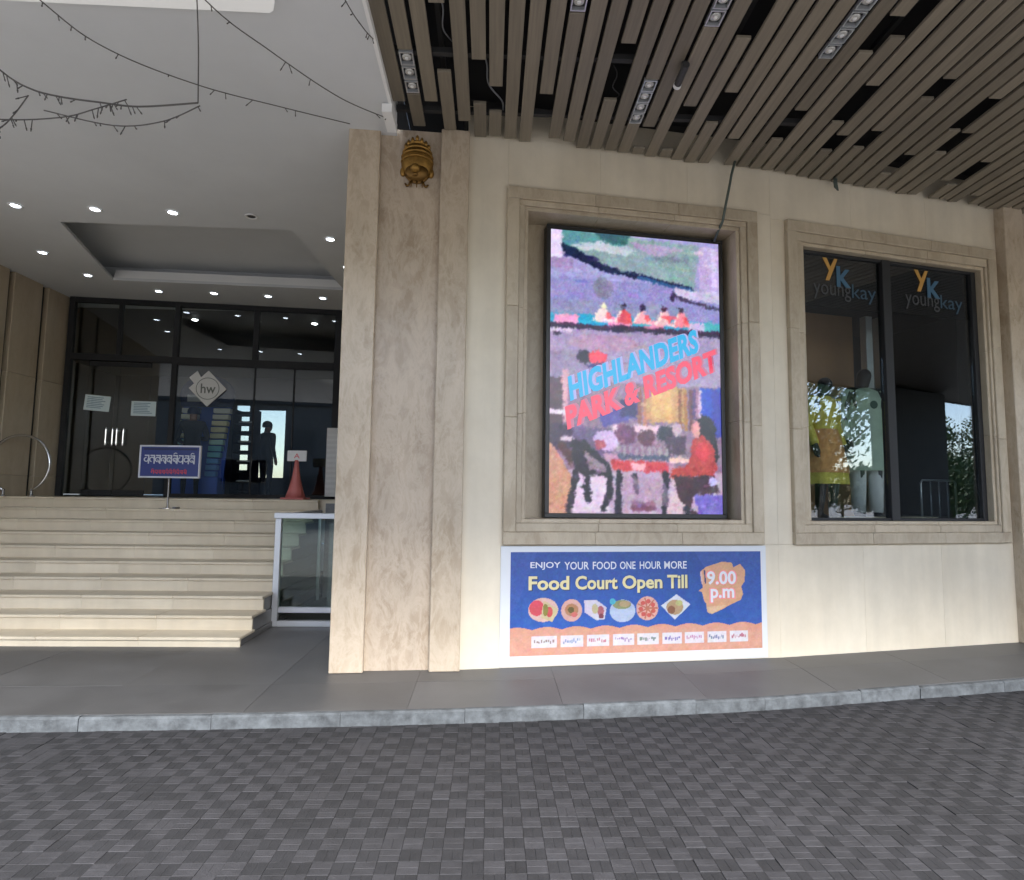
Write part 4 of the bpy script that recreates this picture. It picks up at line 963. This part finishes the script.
for a in np.linspace(0, 2*math.pi, 8)[:-1]: q.line([(nx(540), ny(264)), (nx(540)+.04*math.cos(a), ny(264)+.1*math.sin(a))], .006, (206, 120, 100)); q.ell(nx(540)+.026*math.cos(a+.4), ny(264)+.07*math.sin(a+.4), .009, .022, (222, 96, 88))
q.poly([(nx(592), ny(255)), (nx(652), ny(212)), (nx(706), ny(252)), (nx(645), ny(310))], (226, 232, 244)); q.ell(nx(645), ny(262), .034, .075, (196, 162, 122)); q.ell(nx(632), ny(272), .016, .04, (150, 100, 70)); q.ell(nx(662), ny(246), .014, .03, (200, 196, 130))
q.poly([(nx(a), ny(b)) for a, b in ((745, 125), (770, 105), (835, 85), (872, 90), (878, 108), (905, 95), (925, 120), (922, 165), (908, 185), (915, 215), (905, 238), (860, 258), (835, 272), (790, 292), (772, 285), (768, 250), (760, 240), (752, 205), (738, 200), (756, 188), (750, 160))], (238, 182, 140))
q.poly([(nx(a), ny(b)) for a, b in ((745, 125), (752, 122), (758, 175), (750, 172))], (240, 200, 190)); q.line([(nx(762), ny(120)), (nx(766), ny(170))], .006, (70, 70, 130)); q.poly([(nx(a), ny(b)) for a, b in ((768, 262), (850, 258), (790, 290), (772, 285))], (240, 206, 168), .8)
bx9 = [(118, 208), (222, 303), (315, 397), (412, 490), (502, 583), (597, 672), (682, 757), (770, 845), (858, 932)]
lc = [(150, 120, 110), (120, 150, 200), (206, 110, 130), (150, 110, 180), (110, 130, 120), (110, 90, 180), (200, 110, 160), (70, 90, 150), (190, 90, 110)]
for (a, b), c_ in zip(bx9, lc):
    q.rect(nx(a), ny(360), nx(b), ny(403), (244, 238, 242))
    for k in range(9):
        x = a+8+(b-a-16)*k/9; yy = 381+random.uniform(-4, 4); q.rect(nx(x), ny(yy-random.uniform(3, 8)), nx(x+random.uniform(3, 7)), ny(yy+random.uniform(2, 7)), c_, .75)
q.noise(5, 6)
pic('print', q.a, picmat('banner_print', 0), bn, bu(40), bu(990), -.0115, bzz(432), bzz(43))
yb = -.0135
words = [('ENJOY', 110, 218), ('YOUR', 232, 322), ('FOOD', 336, 424), ('ONE', 437, 496), ('HOUR', 512, 594), ('MORE', 606, 693)]
for wd, a, b in words: lettering(wd, M['letter_w'], bn, bu(a), bu(b), bzz(111), bzz(81), yb, .012, label='white lettering of the top line')
sh_m = plain('dark_shadow_ink', (.02,.035,.10), .6)
for wd, a, b, y0 in (('Food', 104, 250, 188), ('Court', 272, 428, 188), ('Open', 446, 598, 203), ('Till', 617, 695, 188)):
    lettering(wd, sh_m, bn, bu(a+4), bu(b+4), bzz(y0+4), bzz(135+3), -.0125, .03)
    lettering(wd, M['letter_y'], bn, bu(a), bu(b), bzz(y0), bzz(135), yb, .028, label='pale yellow bold lettering')
for wd, x0, x1, y0, y1 in (('9.00', 772, 888, 176, 122), ('p.m', 786, 880, 246, 192)):
    lettering(wd, M['letter_p'], bn, bu(x0-5), bu(x1+5), bzz(y0+4), bzz(y1-4), -.0125, .07)
    lettering(wd, M['letter_w'], bn, bu(x0), bu(x1), bzz(y0), bzz(y1), yb, .025, label='white lettering outlined in pink')

# ================================================================ shop window and shop
sw_ = thing('shop_window', 'two pane dark glass shop window with logo lettering', 'window', (*B2[0], 0), B2[1])
def sb(u0, u1, y0, y1, z0, z1, n, mat, c=0, par=None): return MB().box(u0, u1, y0, y1, z0, z1, c).build(n, M[mat], par or sw_)
sb(.411, .46, .06, .14, 1.501, 4.489, 'frame', 'black', .004); sb(2.86, 2.929, .06, .14, 1.501, 4.489, 'frame', 'black', .004)
sb(1.53, 1.645, .05, .14, 1.501, 4.489, 'mullion', 'black', .004)
for a, b in ((.4605, 1.5295), (1.6455, 2.8595)):
    sb(a, b, .062, .138, 1.501, 1.53, 'frame', 'black', .003); sb(a, b, .062, .138, 4.46, 4.489, 'frame', 'black', .003)
    pn = sb(a, b, .095, .105, 1.53, 4.46, 'pane', 'gl_shop')
    sb(a, b, .112, .118, 3.88 if a < 1 else 3.90, 4.46, 'logo_film', 'film')
oy = plain('logo_orange', (.50,.27,.06), .6); bl_ = plain('logo_blue', (.045,.12,.20), .6); gy = plain('logo_grey', (.045,.048,.052), .6); bl2 = plain('logo_dim_blue', (.022,.06,.095), .6)
for o_ in (0, 1.29):
    m = MB(); a = .745+o_; zt_ = 4.44
    m.slab([(a, zt_), (a+.055, zt_), (a+.105, zt_-.10), (a+.16, zt_), (a+.205, zt_), (a+.085, zt_-.26), (a+.035, zt_-.26), (a+.085, zt_-.145)], .0895, .0935); m.build('logo_mark', oy, sw_)
    m = MB(); a = .93+o_; zt_ = 4.36
    m.slab([(a, zt_), (a+.05, zt_), (a+.05, zt_-.11), (a+.12, zt_-.03), (a+.18, zt_-.03), (a+.09, zt_-.13), (a+.19, zt_-.24), (a+.12, zt_-.24), (a+.05, zt_-.16), (a+.05, zt_-.24), (a, zt_-.24)], .0895, .0935); m.build('logo_mark', bl_, sw_)
    lettering('young', gy, sw_, .615+o_*.99, 1.12+o_*.99, 3.955, 4.13, .0915, .0, label='dim grey half of the shop name')
    lettering('kay', bl2, sw_, 1.135+o_*.99, 1.47+o_*.99, 3.955, 4.17, .0915, .0, label='dim blue half of the shop name')
shop = thing('shop_interior', None, None); shop.location = (*B2[0], 0); shop.rotation_euler.z = B2[1]; tag(shop, kind='structure')
sb(-.2, 6, .36, 4.5, 1.38, 1.46, 'display_floor', 'granite', 0, shop); sb(-.2, 6, .36, 4.5, 5.0, 5.1, 'shop_ceiling', 'darkwall', 0, shop)
sb(-.3, -.2, .36, 4.5, 1.3, 5.1, 'shop_wall', 'darkwall', 0, shop); sb(6, 6.1, .36, 4.5, 1.3, 5.1, 'shop_wall', 'darkwall', 0, shop); sb(-.2, 6, 4.5, 4.6, 1.3, 5.1, 'shop_wall', 'darkwall', 0, shop)
bp = tag(MB().box(0, 1.7, 0, .05, 0, 2.75, .004).build('backdrop_panel', M['brown'], None), 'brown backdrop panel behind the mannequins in the shop window', 'panel'); bp.location = (*wp(B2, .55, -1.25), 1.46); bp.rotation_euler.z = B2[1]
for k, u in enumerate((2.02, 2.22)):
    o = tag(MB().box(-.05, .05, -.05, .05, 0, 2.6, .004).build('display_post', M['alu'], None), ('slim pale post left of the shop window mullion', 'slim pale post right of the shop window mullion')[k], 'post'); o.location = (*wp(B2, u, -.8), 1.46); o.rotation_euler.z = B2[1]
def garment(t, prof, mat, name, n=28, waves=.03, seed=0):
    m = MB(); vs = []; r = random.Random(seed); ph_ = r.uniform(0, 6)
    for (z, rx, ry) in prof:
        k0 = 1-min(1, max(0, (z-.3)/1.1))
        for k in range(n):
            a = 2*math.pi*k/n; f = 1+waves*k0*math.sin(7*a+ph_)+waves*.5*k0*math.sin(13*a)
            vs.append((rx*f*math.cos(a), ry*f*math.sin(a), z))
    N_ = len(prof)
    m.add(vs, [(i*n+k, i*n+(k+1) % n, (i+1)*n+(k+1) % n, (i+1)*n+k) for i in range(N_-1) for k in range(n)]); return m.build(name, mat, t, True)
def sleeve(t, h, J, s_, mat):
    a, b, c_ = [Vector(J[k+s_])*h for k in ('sh', 'el', 'wr')]
    m = MB(); m.tube([a+Vector((0,0,.03)), a.lerp(b, .5), b, b.lerp(c_, .5), c_], lambda t_: .075-.025*t_, 12); m.build('sleeve', mat, t, True)
h = 1.82
mA, _ = human('mannequin', 'dark headed mannequin in a yellow and orange dress in the shop window', (*wp(B2, 1.17, -.62), 1.46), B2[1]+R(10), h, [M['mann']]*3, STAND)
garment(mA, [(1.50, .075, .065), (1.46, .17, .11), (1.38, .215, .135), (1.22, .195, .135), (1.08, .165, .125)], M['kurta_y'], 'bodice', seed=1)
garment(mA, [(1.10, .168, .128), (.95, .215, .165), (.75, .26, .20), (.58, .29, .23)], M['cloth_o'], 'skirt', waves=.08, seed=2)
garment(mA, [(.62, .27, .21), (.45, .285, .22)], M['kurta_y'], 'hem', waves=.09, seed=2)
for s_ in 'lr': sleeve(mA, h, STAND, s_, M['kurta_y'])
mB, _ = human('mannequin', 'mannequin in a pale green long tunic and white trousers beside the mullion', (*wp(B2, 1.80, -.66), 1.46), B2[1]-R(8), 1.98, [M['mann']]*3, STAND)
h = 1.98
garment(mB, [(1.64, .075, .065), (1.60, .18, .11), (1.50, .225, .14), (1.30, .205, .14), (1.10, .225, .155), (.80, .255, .18), (.62, .27, .19)], M['kurta_g'], 'tunic', seed=4)
for s_ in 'lr':
    sleeve(mB, h, STAND, s_, M['kurta_g'])
    x = .115*(1 if s_ == 'l' else -1)
    m = MB(); m.tube([(x*.8, 0, .95), (x, -.01, .6), (x, 0, .12)], lambda t_: .105-.03*t_, 14); m.build('trouser_leg', M['cloth_w'], mB, True)
m = MB(); m.lathe([(.05, -.008), (.05, .0), (.02, .004)], 18, (.03, -.143, 1.42), 'y'); m.build('emblem', plain('dark_green_print', (.05,.11,.07), .7), mB)
# low white rail rack
rk = thing('garment_rack', 'low white tubular rack standing in the right shop pane', 'rack', (*wp(B2, 3.0, -.9), 1.46), B2[1])
m = MB(); m.tube([(-.10, 0, 0), (-.10, 0, .50), (-.07, 0, .535), (.45, 0, .535), (.48, 0, .50), (.48, 0, 0)], .014, 8); m.build('outer_tube', M['alu'], rk, True)
for x in (.06, .20, .34): MB().tube([(x, 0, 0), (x, 0, .53)], .009, 8).build('bar', M['alu'], rk, True)
pf = tag(MB().box(0, 1.5, 0, .25, 0, .07, .01).build('plinth', M['surround'], None), 'low stone coloured plinth along the foot of the shop window', 'plinth'); pf.location = (*wp(B2, 1.2, -.5), 1.46); pf.rotation_euler.z = B2[1]

# ================================================================ gold wall ornament
em = thing('gold_ornament', 'gold domed relief ornament high on the marble pillar', 'ornament', (*wp(BC, .655, -.07), 4.95), BC[1])
m = MB(); m.lathe([(.15, 0), (.15, .012), (.13, .02)], 28, ax='y'); o = m.build('back_plate', M['darkgold'], em, True); o.scale = (1.0, 1, 1.35)
def dome(rx, rz, d, cx, cz, mat, name, n=22, m_=7, y=-.012):
    vs = []; 
    for i in range(m_+1):
        a = i/m_*math.pi/2
        for k in range(n):
            b = 2*math.pi*k/n; vs.append((cx+rx*math.cos(a)*math.cos(b), y-d*math.sin(a), cz+rz*math.cos(a)*math.sin(b)))
    MB().add(vs, [(i*n+k, i*n+(k+1) % n, (i+1)*n+(k+1) % n, (i+1)*n+k) for i in range(m_) for k in range(n)]).build(name, mat, em, True)
dome(.158, .20, .10, 0, .015, M['gold'], 'shell')
for k, (zz, wv) in enumerate(((.14, .11), (.095, .135), (.05, .147), (.0, .152))):
    pts = [(wv*math.sin(a), -.015-.105*math.cos(a)*math.sqrt(max(.15, 1-((zz-.02)/.215)**2)), zz+.035*math.cos(a)) for a in np.linspace(-1.5, 1.5, 15)]
    MB().tube(pts, .016-.002*k, 7).build('crown_band', M['gold'], em, True)
for k in range(7):
    a = -1.15+k*.383; MB().lathe([(.001, -.03), (.016, -.015), (.018, 0), (.012, .02), (.001, .034)], 10, (.12*math.sin(a), -.03-.085*math.cos(a), .205-.05*abs(a))).build('crown_bead', M['gold'], em, True)
dome(.115, .085, .06, 0, -.115, M['darkgold'], 'lower_face', y=-.06); dome(.05, .045, .06, -.012, -.10, M['gold'], 'nose', y=-.105); dome(.032, .022, .03, -.012, -.155, M['darkgold'], 'mouth', y=-.10)
for s_ in (-1, 1):
    dome(.03, .05, .03, s_*.135, -.09, M['gold'], 'ear'); 
    pts = [(s_*(.06+.05*t_), -.03, -.19-.05*math.sin(t_*2.6)) for t_ in np.linspace(0, 1, 7)]; MB().tube(pts, .010, 6).build('fringe', M['darkgold'], em, True)
for x in (-.05, 0, .05): MB().tube([(x, -.03, -.18), (x*1.1, -.025, -.245)], .010, 6, .004).build('fringe', M['darkgold'], em, True)

# cable from canopy to screen
pts = [(2.54, 6.17, 5.30), (2.49, 6.16, 5.12), (2.455, 6.155, 4.95), (2.425, 6.16, 4.80), (2.40, 6.20, 4.62), (2.395, 6.33, 4.56), (2.39, 6.42, 4.50)]
tag(MB().tube(pts, .014, 8).build('screen_cable', M['cable'], smooth=True), 'thin grey green cable hanging from the canopy to the screen', 'cable')
pts = [(3.79, 6.46, 5.34), (3.78, 6.45, 5.22), (3.80, 6.46, 5.14), (3.77, 6.46, 5.18), (3.76, 6.45, 5.30)]
tag(MB().tube(pts, .012, 7).build('hanging_wire', M['cable'], smooth=True), 'short loose wire loop hanging from the slats between the windows', 'cable')

# ================================================================ light strings under the porch ceiling
def string(pts, lab, twig=True, r_=.0042, seed=0):
    P_ = [Vector(p) for p in pts]; out = []
    for i in range(len(P_)-1):
        p0, p1, p2, p3 = P_[max(i-1, 0)], P_[i], P_[i+1], P_[min(i+2, len(P_)-1)]
        for k in range(8):
            t_ = k/8; out.append(.5*((2*p1)+(p2-p0)*t_+(2*p0-5*p1+4*p2-p3)*t_*t_+(3*p1-p0-3*p2+p3)*t_**3))
    out.append(P_[-1]); t = thing('light_string', lab, 'string lights', P_[0], 0, 'light strings under the porch ceiling'); o0 = P_[0]
    rr = random.Random(seed)
    MB().tube([p-o0 for p in out], r_, 6).build('wire', M['twig'], t, True)
    if twig:
        for i in range(1, len(out)-1):
            if rr.random() < .45:
                p = out[i].lerp(out[i+1], rr.random())-o0; d = Vector((rr.gauss(0, .015), rr.gauss(0, .015), -rr.uniform(.015, .05)))
                m = MB(); m.tube([p, p+d*.5, p+d], .0035, 5); m.tube([p+d, p+d*1.35], .0055, 6, .003); m.build('bulb', M['twig'], t, True)
string([(-3.4, 3.0, 5.15), (-3.0, 3.9, 4.92), (-2.82, 4.35, 4.92), (-2.41, 4.85, 5.01), (-1.9, 5.25, 5.11), (-1.37, 5.6, 5.19)], 'long light string sweeping from the top left to the marble pillar', seed=1)
string([(-2.06, 4.0, 5.23), (-2.04, 4.0, 5.05), (-2.01, 4.0, 4.7), (-1.99, 4.0, 4.31)], 'light string hanging straight down from the porch ceiling', False, seed=2)
string([(-2.3, 3.2, 5.18), (-1.94, 3.9, 4.97), (-1.69, 4.4, 5.0), (-1.32, 5.0, 5.05), (-.96, 5.45, 5.15)], 'light string running to the corner above the pillar', seed=3)
string([(-1.2, 3.4, 5.2), (-1.02, 3.9, 5.01), (-.96, 4.2, 5.05), (-.95, 4.5, 5.2)], 'short light string beside the left edge of the slatted canopy', seed=4)
string([(-3.7, 4.0, 4.85), (-3.29, 4.0, 4.49), (-3.09, 4.0, 4.37), (-2.89, 4.0, 4.32), (-2.63, 4.0, 4.29), (-2.37, 4.0, 4.27), (-1.99, 4.0, 4.31)], 'thick drooping light string joined to the hanging one', r_=.0058, seed=5)
string([(-3.8, 4.02, 4.2), (-3.27, 4.02, 4.16), (-2.88, 4.02, 4.19), (-2.66, 4.02, 4.26), (-2.47, 4.02, 4.33)], 'light string crossing the drooping one from the left edge', seed=6)
string([(-3.5, 3.98, 3.98), (-3.26, 3.98, 4.07), (-3.17, 3.98, 4.16), (-3.08, 3.98, 4.31)], 'lowest short light string curling up at the left edge', seed=7)
string([(-3.01, 4.03, 4.24), (-2.55, 4.03, 4.15), (-2.23, 4.03, 4.19), (-1.99, 4.03, 4.31)], 'thin sagging light string below the thick drooping one', r_=.004, seed=8)

# ================================================================ street trees behind the viewer (seen in the glass)
def tree_mesh(seed, hgt, rad):
    r = random.Random(seed); tr = MB()
    tr.tube([(0,0,0), (.08,.03,hgt*.25), (.02,.1,hgt*.5), (.1,.05,hgt*.72)], hgt*.028, 9, hgt*.012)
    cl = []
    for k in range(16):
        a = r.uniform(0, 6.28); z = hgt*r.uniform(.42, .95); rr = rad*r.uniform(.25, .95)*math.sin(min(1, (1.08-z/hgt)*2.2+.25)*1.57)
        c = Vector((rr*math.cos(a), rr*math.sin(a), z)); cl.append((c, rad*r.uniform(.28, .5)))
        b = Vector((.05, .05, hgt*r.uniform(.3, .55))); tr.tube([b, b.lerp(c, .5)+Vector((0,0,.2)), c], hgt*.009, 6, hgt*.003)
    lv = MB()
    for c, cr in cl:
        for _ in range(230):
            d = Vector((r.gauss(0,1), r.gauss(0,1), r.gauss(0,.8))).normalized()*cr*r.random()**.4; p = c+d
            n = Vector((r.gauss(0,1), r.gauss(0,1), r.gauss(0,1)+.6)).normalized(); a = n.orthogonal().normalized(); b = n.cross(a); s_ = r.uniform(.10, .22)
            lv.add([p-a*s_, p-b*s_*.5, p+a*s_, p+b*s_*.5], [(0,1,2,3)])
    me = bpy.data.meshes.new('crown'); me.from_pydata(lv.v, [], lv.f); me.update()
    return tr.mesh('trunk', True), me
tms = [tree_mesh(s_, h_, r_) for s_, h_, r_ in ((1, 8.5, 3.4), (2, 10.5, 4.0), (3, 4.2, 2.6))]
def plant_tree(x, y, kind, rz, lab, sc=1):
    t = thing('street_tree', lab, 'tree', (x, y, -.03), rz, 'street trees seen in the shop glass'); t.scale = (sc, sc, sc)
    tm, lm = tms[kind]; link(tm, 'trunk', M['bark'] if not tm.materials else None, t); link(lm, 'crown', M['leaf'] if not lm.materials else None, t)
plant_tree(25, -8.6, 0, .4, 'near leafy tree mirrored behind the dressed mannequins')
FAR = 'distant leafy tree mirrored low in the shop glass'
for k in range(13):
    a = R(-10-5.2*k); d = 46+RG.uniform(-5, 12)
    plant_tree(5+d*math.cos(a), 6+d*math.sin(a), (0, 2, 1)[k % 3], k*1.7, FAR, .8 if k % 3 == 2 else 1)
for k in range(16):
    a = R(-9-4.2*k); d = 40+RG.uniform(-3, 3); plant_tree(5+d*math.cos(a), 6+d*math.sin(a), 2, k*2.1, FAR, RG.uniform(.8, 1.1))
# shop row across the forecourt, mirrored dimly in the entrance glass
bd_ = thing('opposite_building', 'low dark building across the forecourt, mirrored in the entrance glass', 'building', (-16, -24, -.03))
MB().box(-34, 24, -6, 0, 0, 8.2).build('wall', plain('dark_render', (.10,.095,.09), .8, var=.2), bd_)
MB().box(-34.2, 24.2, -6.2, .25, 8.2, 8.5).build('parapet', M['dark'], bd_)
for k in range(14):
    x = -32+k*4
    f_ = MB().box(x, x+2.4, .0, .06, .3, 3.0).build('shop_opening', M['dark'], bd_); f_ = MB().box(x+.2, x+1.9, .0, .05, 4.6, 6.4).build('window', M['housing'], bd_)
